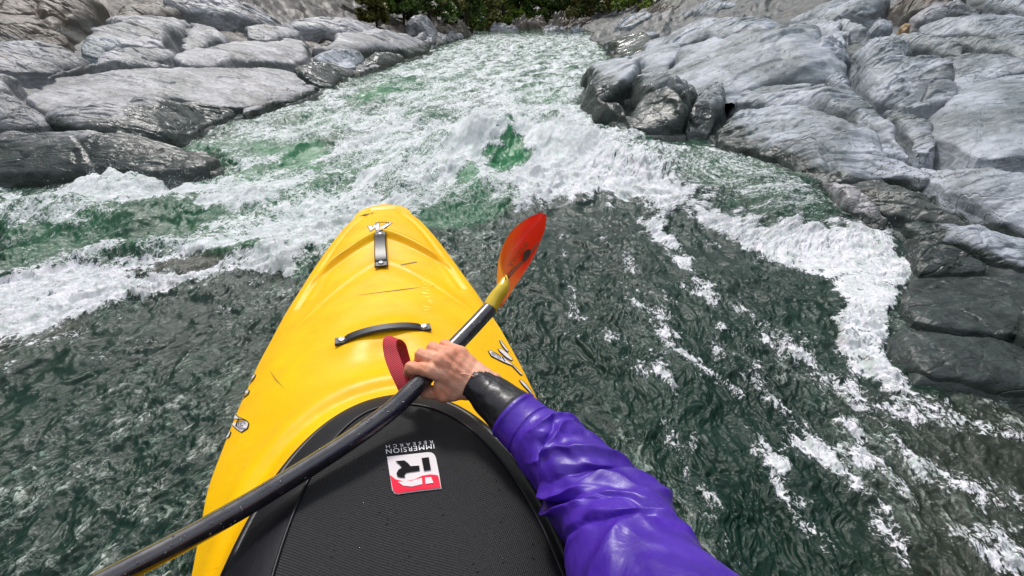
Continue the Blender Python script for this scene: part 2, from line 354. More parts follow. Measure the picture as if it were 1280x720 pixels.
def water_fields(x, y):
    """foam density etc. as functions of the place on the river"""
    zf = drop(y)
    front = y > .02
    u, v = pix(x, y, zf)
    wob = 14*fbm(x*2.2, y*2.2, 4, 61)+9*fbm(x*11, y*11, 3, 62); wob2 = 14*fbm(x*2.2+30, y*2.2, 4, 64)+9*fbm(x*11+3, y*11, 3, 65)
    fs = np.clip((v-20)/200, .2, 1)
    u = u+wob*fs*1.2; v = v+wob2*fs
    def A(poly, soft): return sst(-soft, soft, polysd(u, v, poly))
    a1 = A(A1, 9); a2 = A(A2, 9); a3 = A(A3, 9); a4 = A(A4, 10); a5 = A(A5, 9); a6 = A(A6, 8); a7 = A(A7, 10)
    far = 1-sst(60, 120, v)
    foam = .0+.57*a1
    foam = np.maximum(foam, .80*a4); foam = np.maximum(foam, .79*a2)
    foam = foam*(1-a3)+.50*a3
    foam = foam*(1-a5*.85); foam = foam*(1-a6*.8); foam = np.maximum(foam, .33*a7)
    core = np.exp(-((u-640)/130)**2-((v-190)/48)**2)+.8*np.exp(-((u-200)/170)**2-((v-250)/22)**2)*(1-a5)
    foam = foam+.30*core*a1
    tint = np.zeros(x.shape)
    for poly, k in GREENS:
        g = A(poly, 7); tint = np.maximum(tint, g*min(k, 1)); foam = foam*(1-.62*min(k, 1.4)*g)
    st = np.zeros(x.shape); wobs = 26*fbm(x*4+5, y*4, 3, 67)*fs; wobs2 = 26*fbm(x*4, y*4+8, 3, 68)*fs; brk = np.clip(.85+1.1*fbm(x*6, y*6, 4, 66), .2, 1.3)
    for pts, w, k in STREAKS:
        d = polyline_d(u+wobs, v+wobs2, pts); st = np.maximum(st, k*np.exp(-(d/(w*1.5))**2)*brk)
    foam = np.maximum(foam, st)
    fu, fv = flow_coords(x, y, sst(2.2, 3.2, y))
    md = fbm(fu*.9, fv*3.2, 4, 401); md2 = fbm(fu*3.5, fv*9, 3, 405)
    foam = foam+a1*(1-a4)*(1-a2)*(.34*md+.22*md2)+(a2+a4)*.5*(.16*md+.20*md2)
    foam = foam+(1-a1)*(1-a2)*(1-a4)*.20*np.clip(md*1.2+md2*.5, -.3, 1)
    rf = (1-a1)*(1-a2)*sst(560, 760, u)*sst(330, 420, v); foam = foam+rf*(.36*np.clip(ridged(fu*1.1, fv*3.6, 3, 411)-.3, 0, 1)+.03*sst(820, 1250, u)*sst(430, 560, v))
    hd = polysd(x, y, HULLP); foam = np.maximum(foam, (.52+.35*md2)*np.exp(-(np.maximum(-hd, 0)/.045)**2)*(hd < .03))
    foam = np.where(front, foam, .1)
    tint = np.maximum(tint, a1*(.42+.35*fbm(x*1.1, y*.7, 3, 70)))
    tint = np.maximum(tint, a3*.25)
    brown = np.clip(a6*.9+a7*.5+.5*sst(1000, 1200, u)*sst(470, 520, v), 0, 1)
    return foam, np.clip(tint, 0, 1), brown, a1, a2, a3, a4, u, v
def ang(px0, py0, px1, py1):
    a = PZ(px0, py0, 0); b = PZ(px1, py1, 0); return math.atan2(b[1]-a[1], b[0]-a[0])
FR = ang(860, 330, 1060, 640); FL = ang(60, 520, 300, 380); FF = ang(420, 160, 640, 90)
def water_height(x, y, sp):
    foam, tint, brown, a1, a2, a3, a4, u, v = water_fields(x, y)
    r = np.hypot(x, y)
    def lod(wl): return sst(1.6, 4.0, wl/sp)
    z = drop(y)
    # swells, piles and the tongue, placed on the river
    def bump(px, py, h, sx, sy, a=0):
        c = PZ(px, py, 0); return h*g2(x, y, c[0], c[1], sx, sy, a)
    z = z+bump(850, 214, .13, .75, .42, -.35)+bump(960, 245, .10, .45, .3, -.6)+bump(760, 205, .08, .4, .3)
    z = z+bump(600, 186, .20, .6, .22, .25)+bump(690, 190, .14, .45, .25, -.2)+bump(540, 216, .08, .6, .2, .3)
    z = z-bump(630, 206, .12, .18, .13)-bump(600, 262, .07, 1.0, .25, .1)-bump(900, 300, .07, .5, .25, -.6)
    z = z+bump(120, 268, .06, .9, .16, .2)-bump(120, 300, .05, .8, .18, .2)+bump(250, 335, .04, .8, .1, .35)+bump(80, 385, .03, .7, .12, .3)
    rap = a1
    c, s = math.cos(FF), math.sin(FF); fu = x*c+y*s; fv = -x*s+y*c
    z = z+rap*(.085*fbm(fu*.55, fv*1.1, 4, 101)+.05*ridged(fu*1.3, fv*2.6, 3, 105)*(1+sst(8, 25, y)))
    # foreground chop
    cR, sR = math.cos(FR), math.sin(FR); cL, sL = math.cos(FL), math.sin(FL)
    wr = sst(-.10, .10, x+.05+.2376*(y-.2))
    uR, vR = x*cR+y*sR, -x*sR+y*cR; uL, vL = x*cL+y*sL, -x*sL+y*cL
    wxx = .05*fbm(x*5, y*5, 3, 111); wyy = .05*fbm(x*5+50, y*5, 3, 114)
    def dirn(fu_, fv_, seed, kind):
        a = kind((uR+wxx)*fu_, (vR+wyy)*fv_, seed); b = kind((uL+wxx)*fu_, (vL+wyy)*fv_, seed+3)
        return b*(1-wr)+a*wr
    calm = 1-.75*np.clip(foam, 0, 1)
    z = z+(.034)*dirn(1.4, 2.6, 120, lambda a, b, s_: fbm(a, b, 3, s_))
    c1 = dirn(6, 11, 130, lambda a, b, s_: ridged(a, b, 2, s_)); c2 = dirn(15, 27, 140, lambda a, b, s_: ridged(a, b, 2, s_)); c3 = dirn(34, 55, 145, lambda a, b, s_: ridged(a, b, 2, s_))
    tg = np.clip(.55+1.5*dirn(.9, 3.0, 180, lambda a, b, s_: fbm(a, b, 3, s_)), .12, 1.15)   # smooth tongues between ruffled water
    crest = -.12+tg*.12+np.clip(.30*c1+.42*c2+.36*c3, -.5, 1.2)
    z = z+.0140*calm*c1*lod(.14)+tg*(.0085*calm*c2*lod(.05)+.0026*calm*c3*lod(.02))
    z = z+.0042*calm*dirn(42, 60, 150, lambda a, b, s_: fbm(a, b, 2, s_))*lod(.02)
    # foam lumps
    fo = np.clip(foam, 0, 1)
    fu_, fv_ = flow_coords(x, y, sst(2.2, 3.2, y)); rx, ry = fu_*.72+.05*fbm(x*7, y*7, 3, 160), fv_*1.25+.05*fbm(x*7+20, y*7, 3, 163)
    am = np.clip(.75+1.1*fbm(x*1.7, y*1.7, 3, 165), .15, 1.6)
    lump = am*(.075*(np.abs(fbm(rx*4.0, ry*4.0, 3, 170))-.22)*lod(.2)+.026*(np.abs(fbm(rx*13, ry*13, 2, 173))-.2)*lod(.08)+.018*ridged(rx*30, ry*30, 2, 176)*lod(.03)+.008*perlin(x*75, y*75, 179)*lod(.015))
    big = 1+.8*sst(6, 20, y)
    z = z+lump*fo**1.2*big*(1-.55*np.clip(tint, 0, 1))+fo*.015
    return z, foam, tint, brown, crest
def flow_coords(x, y, a1):
    wr = sst(-.10, .10, x+.05+.2376*(y-.2)); ph = FR*wr+(FL)*(1-wr)
    ph = ph*(1-a1)+FF*a1; X = x-.35; Y = y-2.75
    return X*np.cos(ph)+Y*np.sin(ph), -X*np.sin(ph)+Y*np.cos(ph)
def water():
    th = np.radians(np.concatenate([np.linspace(-180, -60, 60)[:-1], np.linspace(-60, 60, 1500), np.linspace(60, 180, 60)[1:]]))
    rs = np.concatenate([np.geomspace(.02, .45, 40)[:-1], np.geomspace(.45, 10, 900), np.geomspace(10, 120, 260)[1:]])
    x, y = polar(rs, th)
    dr = np.gradient(rs)[:, None]; dt = np.gradient(th)[None, :]*rs[:, None]
    sp = np.maximum(dr, dt)
    z, foam, tint, brown, crest = water_height(x, y, sp)
    a1w = sst(2.2, 3.2, y); fu, fv = flow_coords(x, y, a1w)
    left = 1-sst(-.4, .3, x)
    vein = np.clip(.50+.16*left+(.95-.35*left)*fbm(fu*1.1, fv*3.4, 4, 190)+.35*fbm(fu*4, fv*9, 3, 195), 0, 1)  # amount of bubble veins and painted glints
    vein = vein*(1-.55*g2(x, y, .75, 1.9, .8, .6))*np.clip(.55+1.0*fbm(fu*.8, fv*2.8, 3, 187)+.25*left, .1, 1)
    o = mesh('river_water', np.stack([x, y, z], -1).reshape(-1, 3), grid_faces(*x.shape), M['water'], attrs=dict(foam=np.clip(foam, 0, 1), tint=tint, brown=brown, vein=vein, fu=fu, fv=fv, crest=crest))
    tag(o, kind='structure')
    # thrown spray: droplets over the breaking foam
    n = 26000; pts = []
    while len(pts) < n:
        m = 60000; tx = rng.uniform(-3.6, 2.6, m); ty = rng.uniform(.9, 6.5, m)
        f = water_fields(tx, ty)[0]; keep = (rng.random(m) < np.clip((f-.68)*3, 0, 1)**1.3*np.clip(3.5/ty, 0, 1)**1.2) & (np.abs(np.arctan2(tx, ty)) < 1.0)
        cl = fbm(tx*2.5, ty*2.5, 3, 200); keep &= (cl > .02)
        pts += list(zip(tx[keep], ty[keep]))
    pts = np.array(pts[:n]); zz = water_height(pts[:, 0], pts[:, 1], np.full(n, .003))[0]
    hh = rng.exponential(.014, n)*(1+1.5*np.clip(fbm(pts[:, 0]*3, pts[:, 1]*3, 2, 203), 0, 1)); rad = rng.uniform(.0006, .0019, n)*(1+.10*pts[:, 1])
    tet = np.array([(1, 0, -.7), (-.5, .87, -.7), (-.5, -.87, -.7), (0, 0, 1), (0, 0, -1.1)]) 
    tet = np.array([(1, 0, 0), (0, 1, 0), (-1, 0, 0), (0, -1, 0), (0, 0, 1), (0, 0, -1.)])
    fa = np.array([(0, 1, 4), (1, 2, 4), (2, 3, 4), (3, 0, 4), (1, 0, 5), (2, 1, 5), (3, 2, 5), (0, 3, 5)])
    V = np.stack([pts[:, 0], pts[:, 1], zz+hh+.003], -1)[:, None, :]+tet[None]*rad[:, None, None]
    Fc = fa[None]+np.arange(n)[:, None, None]*6
    sm = mat_simple('spray_drops', (.82, .82, .86), .3)
    tag(mesh('water_spray', V.reshape(-1, 3), Fc.reshape(-1, 3), sm), 'white spray droplets thrown up from the breaking foam', 'spray', kind='stuff')

# ------------------------------------------------------------------ rocks on the banks (each one a thing)
def rock(poly, label, h=.25, edge=.22, mat='rock_r', wet=0.0, wetline=.10, tilt=(0, 0), strata=0.0, rough=1.0, seed=0, name='river_rock', seg=260, sink=.0, cat='rock', power=2.0, facet=.5, maxlen=None):
    h *= .50; P3 = np.array([bhit(a, b) for a, b in poly]); P2 = chaikin(P3[:, :2], 1)
    if maxlen:   # grazing rays stretch an outline away from the viewer; keep a real length
        ctr = P2.mean(0); near = P2[:, 1].min(); ext = P2[:, 1].max()-near
        if ext > maxlen:
            k = maxlen/ext; sc = (near+(P2[:, 1]-near)*k)/P2[:, 1]; P2 = P2*sc[:, None]
    mn = P2.min(0)-.08; mx = P2.max(0)+.08; size = mx-mn
    asp = size[0]/size[1]; nx = int(np.clip(seg*math.sqrt(asp), 60, 420)); ny = int(np.clip(seg/math.sqrt(asp), 60, 420))
    x, y = np.meshgrid(np.linspace(mn[0], mx[0], nx), np.linspace(mn[1], mx[1], ny))
    L = math.sqrt(size[0]*size[1])
    ox, oy = seed*13.7, seed*5.1
    xw = x+.08*L*fbm(x/L*2.0+ox, y/L*2.0+oy, 3, 300); yw = y+.08*L*fbm(x/L*2.0+oy, y/L*2.0+ox, 3, 305)
    d = polysd(xw, yw, P2)-.028*min(1, L); din = max(d.max(), 1e-3); e = min(edge*.42, din*.6)
    t = np.clip(d/e, 0, 1); power = power+.6; prof = np.maximum(1-(1-t)**power, 0)**(1/power)
    # top shape: swells, facets and a dip
    c, s = math.cos(strata), math.sin(strata); u = x*c+y*s; v = -x*s+y*c
    f1, f2, cid = worley(u/L*1.5+ox, v/L*2.8+oy, 310+seed)
    fac = (cid-.5)*sst(0, .16, f2-f1)
    crack = 1-sst(.0, .06, f2-f1)
    top = 1+.30*fbm(x/L*1.7+ox, y/L*1.7+oy, 4, 320+seed)+min(facet, 1)*.45*fac-min(facet, 1)*.22*crack
    cx, cy = P2.mean(0); pr = np.random.default_rng(900+seed)
    aa = (x-cx)/size[0]*2; bb = (y-cy)/size[1]*2; wa = .06*fbm(aa*1.3+ox, bb*1.3, 3, 361); wb = .06*fbm(aa*1.3, bb*1.3+oy, 3, 364)
    dome = np.full(x.shape, 1.08); th0 = pr.uniform(0, 6.28)
    for k in range(8):
        a_ = th0+k*2*math.pi/8+pr.uniform(-.35, .35); sl = pr.uniform(.35, 1.9); of = pr.uniform(.98, 1.10)+sl*pr.uniform(.0, .42)
        dome = smin_(dome, of-sl*((aa+wa)*math.cos(a_)+(bb+wb)*math.sin(a_)), .035)
    gx = pr.uniform(-1, 1, 97); gy = pr.uniform(-1, 1, 97)
    def tilts(fx, fy, sd, wrp):
        q1, q2, ci = worley(fx+wrp*fbm(fx*.8, fy*.8, 3, 371), fy+wrp*fbm(fx*.8+5, fy*.8, 3, 374), sd); k = (ci*1000).astype(int) % 97
        return ((fx*1.0 % 7)*0+gx[k]*np.sin(fx*2.2+k)+gy[k]*np.sin(fy*2.2+k*2))*sst(0, .12, q2-q1)*.5+(ci-.5)*.6*sst(0, .10, q2-q1)
    top = .12+.92*np.clip(dome, .05, 1.3)+(top-1)*.5+.26*facet**.5*tilts(u/L*2.2+ox, v/L*4.2, 380+seed, .30)+.13*tilts(u/L*6+ox, v/L*12, 390+seed, .5)
    top = top+(tilt[0]*(x-cx)+tilt[1]*(y-cy))/max(h, .05)
    top = np.maximum(top, .15)
    z0 = bank(x, y)
    z = z0-sink+h*prof*top
    z += rough*prof*h*(.04*ridged(u/L*3, v/L*5, 4, 330+seed)+.05*fbm(x/L*7+ox, y/L*7, 4, 335))
    z += rough*.006*ridged(u*4, v*11, 4, 341)+rough*.004*fbm(x*16, y*16, 4, 343)
    fz = 0
    for (fa, fb, fs_, fw, fd) in ((.9, 3.4, 0, .035, .16), (1.7, 1.1, 5, .022, .13), (2.6, 9, 9, .05, .07)):
        nn = perlin(u/L*fa+ox+.35*fbm(x/L*3, y/L*3, 3, 391), v/L*fb+oy+.35*fbm(x/L*3+4, y/L*3, 3, 393), 395+fs_+seed); mk = sst(-.05, .25, fbm(x/L*1.6+fs_, y/L*1.6, 2, 397+seed))
        fz = fz-1.3*fd*np.exp(-(nn/fw)**2)*mk+fd*.45*sst(-.02, .02, nn)*mk
    z = z+fz*h*prof*min(1.3, .5+facet*.5)
    z = np.where(d < 0, z+np.maximum(d, -.5)*2.4-.01, z)
    ab = z-drop(y)+.06*fbm(x*4, y*4, 3, 345)
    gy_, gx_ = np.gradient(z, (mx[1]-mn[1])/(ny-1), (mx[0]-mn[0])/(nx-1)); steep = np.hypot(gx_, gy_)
    w = np.maximum(1-sst(wetline*.45, wetline*1.5, ab), wet); w = np.maximum(w, .40*sst(1.0, 2.6, steep))  # steep sides also darkened: shade painted in through the wet mask
    keep = d > -.14
    idx = -np.ones(keep.size, int); fc = grid_faces(ny, nx); ok = keep.ravel()[fc].all(1); fc = fc[ok]
    used = np.unique(fc); idx[used] = np.arange(len(used))
    # skirt is buried: the sides go down into the bank
    V = np.stack([x, y, z], -1).reshape(-1, 3)[used]
    # small sideways wobble so the steep faces are not draped sheets
    nx_, ny_ = fbm(V[:, 1]*2.5+V[:, 2]*5, V[:, 0]*2.5, 4, 350), fbm(V[:, 0]*2.5+V[:, 2]*5, V[:, 1]*2.5, 4, 352)
    V[:, 0] += .016*h/.25*nx_*rough; V[:, 1] += .016*h/.25*ny_*rough
    base = np.array([cx, cy, float(bank(np.array([cx]), np.array([cy]))[0])])
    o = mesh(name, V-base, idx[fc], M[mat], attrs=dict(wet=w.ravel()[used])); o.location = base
    tag(o, label, cat)
    return o

def rocks():
    RL = 'rocks of the left bank'; RR = 'rocks of the right bank'; n = [0]
    def R(group, poly, label, **k):
        n[0] += 1; o = rock(poly, label, seed=n[0], **k); o['group'] = group; return o
    # ---- left bank
    R(RL, [(-60, 176), (0, 170), (32, 168), (62, 178), (130, 183), (200, 187), (250, 196), (291, 211), (286, 224), (240, 238), (120, 244), (-60, 256)], 'low streaked slab with wet black tip at the water on the left bank', mat='rock_streak', h=.20, edge=.28, wetline=.24, strata=.2, seg=340, facet=1.1)
    R(RL, [(55, 150), (140, 152), (210, 128), (250, 128), (297, 141), (300, 153), (262, 172), (200, 184), (130, 178), (70, 170)], 'boulder with dark green wet underside overhanging the left waterline', mat='rock_l', h=.34, edge=.34, wetline=.30, strata=.3, seg=320, power=2.4, facet=.4)
    R(RL, [(-40, 128), (30, 128), (62, 146), (72, 164), (20, 172), (-40, 172)], 'smooth grey boulder behind the streaked slab at the left edge', mat='rock_l', h=.22, edge=.35, facet=.2)
    R(RL, [(30, 100), (110, 92), (230, 88), (300, 84), (372, 88), (384, 108), (330, 132), (280, 140), (210, 124), (120, 150), (60, 144), (20, 126)], 'broad rippled pale slab in the middle of the left bank', mat='rock_l', h=.16, edge=.6, seg=380, rough=1.6, facet=.5)
    R(RL, [(-30, 66), (0, 62), (40, 60), (84, 72), (126, 86), (90, 94), (20, 92), (-30, 96)], 'rounded pale boulder with tan top at the left edge above the slab', mat='rock_l', h=.3, edge=.5, facet=.2)
    R(RL, [(88, 62), (124, 51), (168, 60), (122, 78)], 'small blue grey boulder wedged between two tan rocks', mat='rock_r', h=.24, edge=.35, facet=.2)
    R(RL, [(114, 80), (160, 66), (214, 66), (220, 78), (150, 92)], 'low tan boulder right of the small blue grey one', mat='rock_l', h=.22, edge=.4, facet=.3)
    R(RL, [(98, 48), (130, 34), (180, 30), (228, 22), (239, 36), (222, 66), (170, 60), (108, 52)], 'long brownish boulder with split right end on the left bank', mat='rock_l', h=.42, edge=.5, facet=.8)
    R(RL, [(-30, 36), (48, 36), (84, 50), (92, 60), (-30, 62)], 'fractured grey brown ledge at the left edge', mat='rock_brown', h=.25, edge=.4, facet=1)
    R(RL, [(222, 66), (236, 32), (272, 40), (284, 50), (262, 60), (240, 66)], 'pale wedge rock beside the split brownish boulder', mat='rock_l', h=.25, edge=.4, facet=.5)
    R(RL, [(196, 6), (240, -8), (330, -8), (364, 14), (358, 28), (300, 33), (250, 24), (205, 14)], 'big tan boulder with dark gap beneath at the top of the left bank', mat='rock_l', h=.75, edge=.7, facet=.8, maxlen=3.5)
    R(RL, [(140, 18), (170, 8), (220, 12), (232, 24), (180, 30), (145, 28)], 'dark brown rock under the shaded top of the left bank', mat='rock_brown', h=.35, edge=.5, maxlen=3)
    R(RL, [(-30, 8), (60, 2), (130, 10), (140, 30), (60, 36), (-30, 34)], 'dark brown broken rock in the top left corner', mat='rock_brown', h=.7, edge=.5, facet=1.3, maxlen=4)
    R(RL, [(360, 18), (390, 6), (440, 6), (480, 18), (508, 38), (494, 47), (430, 47), (375, 42)], 'large domed grey boulder high on the left bank', mat='rock_l', h=.75, edge=1.1, facet=.5, maxlen=5)
    R(RL, [(300, 44), (330, 30), (362, 34), (380, 46), (330, 54)], 'shadowed green grey rock between the tan and domed boulders', mat='rock_l', h=.25, edge=.4)
    R(RL, [(380, 62), (400, 56), (428, 42), (480, 47), (528, 50), (540, 62), (522, 70), (460, 64), (420, 64)], 'flat nosed boulder jutting into the river on the left bank', mat='rock_l', h=.55, edge=.7, wetline=.3, facet=.7)
    R(RL, [(385, 72), (420, 64), (452, 68), (455, 80), (440, 88), (400, 80)], 'teal grey rock below the flat nosed boulder', mat='rock_r', h=.35, edge=.4, facet=.8)
    R(RL, [(356, 92), (384, 80), (414, 78), (445, 92), (430, 106), (404, 112), (388, 104)], 'black wet broken rock at the left waterline', mat='rock_wet', h=.26, edge=.3, wet=.8, facet=1.4)
    R(RL, [(452, 74), (486, 70), (512, 82), (480, 88), (452, 84)], 'dark rock tucked under the flat nosed boulder at the water', mat='rock_wet', h=.35, edge=.4, wet=.4, facet=1)
    R(RL, [(446, 88), (470, 82), (500, 92), (470, 100), (446, 98)], 'flat pinkish rock at the water below the flat nosed boulder', mat='rock_l', h=.10, edge=.3, facet=.6)
    R(RL, [(300, 132), (352, 130), (372, 134), (340, 146), (300, 150)], 'cracked pale flake of rock at the left waterline', mat='rock_l', h=.10, edge=.2, facet=.8)
    R(RL, [(505, 22), (520, 8), (540, 14), (552, 30), (545, 44), (512, 42)], 'upright pale crag where the left bank narrows', mat='rock_l', h=1.5, edge=1.0, facet=1.2, maxlen=6)
    R(RL, [(545, 26), (560, 14), (585, 18), (592, 34), (570, 42), (548, 40)], 'ragged tan crag at the far end of the left bank', mat='rock_brown', h=1.7, edge=1.2, facet=1.3, maxlen=10)
    for i, (px, py, w_) in enumerate([(538, 50, 10), (549, 46, 9), (557, 50, 8), (566, 44, 9), (575, 46, 8), (586, 42, 8), (528, 46, 9), (596, 41, 6)]):
        nm = ['pale block at the water under the upright crag', 'small upright block in the far left rubble', 'low wet block in the far left rubble', 'rounded block in the far left rubble', 'narrow block in the far left rubble', 'dark block below the ragged tan crag', 'shaded block behind the flat nosed boulder', 'last small rock at the far left waterline'][i]
        R(RL, [(px-w_, py), (px-w_*.4, py-w_*.7), (px+w_*.7, py-w_*.5), (px+w_, py+1), (px, py+w_*.5)], nm, mat='rock_l', h=.5, edge=.4, facet=1.2, seg=90, name='rubble_rock', maxlen=2.5)
    R(RL, [(-40, 98), (30, 100), (22, 124), (-40, 127)], 'flat grey ledge under the rounded pale boulder at the left edge', mat='rock_l', h=.2, edge=.3)
    R(RL, [(222, 70), (290, 52), (378, 50), (396, 62), (384, 80), (300, 84), (226, 86)], 'low sloping slab under the tan boulder on the left bank', mat='rock_l', h=.2, edge=.3, facet=.6)
    R(RL, [(50, 95), (120, 87), (216, 82), (222, 88), (110, 93), (60, 100)], 'thin pale ledge behind the broad rippled slab', mat='rock_l', h=.2, edge=.3)
    R(RL, [(332, 113), (384, 106), (402, 113), (372, 133), (334, 132)], 'pale pink ledge running down to the left waterline', mat='rock_l', h=.12, edge=.2, facet=.7)
    # ---- right bank
    R(RR, [(1148, 72), (1230, 78), (1320, 90), (1234, 104), (1184, 124), (1158, 96)], 'smooth pale sheet of rock above the finely layered slope', mat='rock_r', h=.2, edge=.3, facet=.3, strata=-.3)
    R(RR, [(1076, 50), (1160, 52), (1226, 70), (1150, 71), (1100, 60)], 'long pale ledge behind the rounded block and pillow boulder', mat='rock_r', h=.22, edge=.3)
    R(RR, [(1108, 146), (1158, 144), (1182, 192), (1140, 192), (1112, 168)], 'sloping grey rock below the pillow boulder on the right', mat='rock_r', h=.14, edge=.2, facet=.4)
    R(RR, [(936, 47), (1000, 46), (1062, 51), (1066, 61), (1020, 60), (966, 48)], 'narrow rock strip along the back of the whaleback boulder', mat='rock_r', h=.2, edge=.3)
    R(RR, [(1140, 36), (1220, 24), (1320, 26), (1320, 60), (1210, 48), (1136, 46)], 'broad layered grey ledge below the dark top right slab', mat='rock_r', h=.25, edge=.4, facet=.7, maxlen=3)
    R(RR, [(988, 27), (1040, 32), (1084, 32), (1076, 42), (1040, 37), (988, 39)], 'weathered grey shelf under the hump on the right bank', mat='rock_r', h=.3, edge=.4, maxlen=3)
    R(RR, [(716, 128), (742, 102), (764, 78), (802, 88), (796, 116), (784, 140), (778, 172), (738, 150)], 'dark jagged tip rock where the right bank splits the rapid', mat='rock_r', h=.50, edge=.30, wetline=.34, facet=1.6, seg=260, strata=-.8, wet=.18)
    R(RR, [(798, 90), (850, 104), (872, 122), (862, 150), (852, 180), (806, 180), (776, 172), (786, 140)], 'pale topped rock with black wet face in the middle of the river edge', mat='rock_r', h=.54, edge=.26, wetline=.40, facet=1.2, seg=300, strata=-.8)
    R(RR, [(868, 118), (906, 122), (916, 144), (890, 176), (850, 182), (860, 150)], 'smooth wedge rock with dark stripe beside the stained slab', mat='rock_r', h=.34, edge=.26, wetline=.30, facet=.4, seg=240, strata=-.8)
    R(RR, [(776, 78), (815, 62), (850, 56), (860, 68), (836, 96), (822, 98), (790, 88)], 'pale slope rock above the faceted wet rock', mat='rock_r', h=.30, edge=.5, facet=.5)
    R(RR, [(824, 100), (850, 60), (895, 48), (960, 48), (1020, 60), (1062, 72), (1060, 98), (1000, 110), (930, 118), (904, 134), (870, 122)], 'long smooth whaleback boulder across the middle of the right bank', mat='rock_r', h=.52, edge=.55, facet=.35, seg=380, power=2.2)
    R(RR, [(976, 84), (1020, 64), (1058, 66), (1062, 90), (1022, 100)], 'lens shaped greenish rock left of the vertical crack', mat='rock_r', h=.42, edge=.3, facet=.1)
    R(RR, [(1066, 66), (1110, 60), (1146, 70), (1128, 94), (1080, 98), (1066, 94)], 'rounded block right of the vertical crack', mat='rock_r', h=.42, edge=.35, facet=.2)
    R(RR, [(1020, 100), (1062, 96), (1063, 130), (1044, 124)], 'small pale green block under the lens shaped rock', mat='rock_r', h=.22, edge=.2, facet=.4)
    R(RR, [(1066, 98), (1110, 98), (1150, 78), (1178, 98), (1206, 130), (1150, 142), (1092, 138), (1067, 128)], 'pillow boulder with dark green belly on the right bank', mat='rock_r', h=.50, edge=.34, facet=.15, power=2.6, wetline=.1)
    R(RR, [(1098, 140), (1140, 142), (1136, 150), (1116, 164)], 'small triangular stone below the dark bellied pillow boulder', mat='rock_r', h=.12, edge=.12, facet=.2)
    R(RR, [(915, 122), (960, 112), (1020, 112), (1060, 128), (1104, 164), (1140, 194), (1128, 206), (1060, 176), (990, 146), (925, 136)], 'long diagonal slab sloping behind the stained slab', mat='rock_r', h=.36, edge=.25, facet=.4, seg=340, strata=-.8)
    R(RR, [(888, 176), (914, 142), (950, 136), (1000, 148), (1060, 178), (1118, 204), (1162, 218), (1150, 236), (1090, 224), (1040, 236), (1000, 222), (940, 190)], 'rust and blue stained slab tip on the right bank', mat='rock_r', h=.30, edge=.24, facet=.9, seg=340, strata=-.8, wetline=.16)
    R(RR, [(1040, 238), (1092, 226), (1140, 240), (1230, 290), (1200, 292), (1130, 280), (1060, 256)], 'dark channel ledge with a thin pale vein', mat='rock_wet', h=.14, edge=.16, facet=.8, wet=.45, strata=-.7)
    R(RR, [(984, 230), (1040, 240), (1090, 262), (1120, 276), (1106, 290), (1060, 280), (1020, 258)], 'speckled flat ledge just above the foam on the right', mat='rock_streak', h=.12, edge=.14, facet=.9, wetline=.08, strata=-.6)
    R(RR, [(1150, 206), (1200, 222), (1300, 240), (1380, 270), (1380, 310), (1280, 296), (1220, 276), (1160, 240)], 'pale rounded slab above the dark channel on the right', mat='rock_r', h=.24, edge=.22, facet=.3, strata=-.7)
    R(RR, [(1122, 284), (1160, 276), (1230, 296), (1300, 306), (1300, 338), (1240, 336), (1200, 324), (1150, 302)], 'light grey wedge above the submerged dark slabs', mat='rock_r', h=.15, edge=.16, facet=.5)
    R(RR, [(1114, 300), (1160, 306), (1200, 326), (1240, 340), (1200, 346), (1132, 350)], 'dark wet face under the light grey wedge', mat='rock_wet', h=.10, edge=.12, wet=.7, facet=1)
    R(RR, [(1132, 352), (1200, 346), (1330, 336), (1330, 410), (1270, 424), (1180, 418), (1128, 408)], 'large flat black slab awash at the right edge', mat='rock_wet', h=.05, edge=.10, wet=.75, facet=.8)
    R(RR, [(1108, 440), (1132, 412), (1180, 420), (1272, 428), (1330, 440), (1330, 516), (1270, 508), (1180, 498), (1122, 478)], 'low brown black slab awash nearest the foam', mat='rock_wet', h=.04, edge=.10, wet=.75, facet=.8)
    R(RR, [(1262, 400), (1300, 380), (1350, 390), (1350, 450), (1290, 440), (1266, 424)], 'pale rock cut by the right edge above the black slabs', mat='rock_r', h=.14, edge=.12)
    R(RR, [(818, 44), (850, 26), (900, 10), (960, 16), (984, 26), (975, 40), (930, 45), (880, 50), (840, 48)], 'long smooth boulder with green underside high on the right bank', mat='rock_r', h=.70, edge=.7, facet=.5, maxlen=5)
    R(RR, [(736, 46), (760, 36), (800, 28), (830, 34), (812, 52), (770, 58), (745, 54)], 'lavender grey hummock at the far right waterline', mat='rock_r', h=.5, edge=.8, facet=.8, maxlen=6)
    R(RR, [(750, 60), (775, 50), (800, 48), (824, 50), (812, 66), (780, 74), (756, 66)], 'black mossy rock at the water above the faceted rock', mat='rock_wet', h=.55, edge=.4, wet=.4, facet=1.3)
    R(RR, [(800, 60), (826, 50), (846, 54), (830, 62), (806, 70)], 'rounded grey stone leaning on the black mossy rock', mat='rock_r', h=.4, edge=.4, facet=.2)
    R(RR, [(984, 42), (1010, 36), (1050, 38), (1072, 46), (1020, 49)], 'low greenish ridge of rock behind the whaleback boulder', mat='rock_r', h=.22, edge=.3)
    R(RR, [(1078, 44), (1096, 36), (1116, 40), (1116, 46), (1090, 48)], 'small dome of blue grey rock beside the ochre stone', mat='rock_r', h=.25, edge=.3, facet=.1)
    R(RR, [(1120, 42), (1124, 34), (1136, 34), (1138, 40), (1128, 44)], 'little ochre orange stone on the grey slabs', mat='rock_ochre', h=.12, edge=.2)
    R(RR, [(1130, 26), (1180, 14), (1230, 14), (1220, 22), (1160, 34), (1136, 34)], 'tan layered ledge near the ochre stone', mat='rock_l', h=.3, edge=.35, facet=.8, maxlen=3)
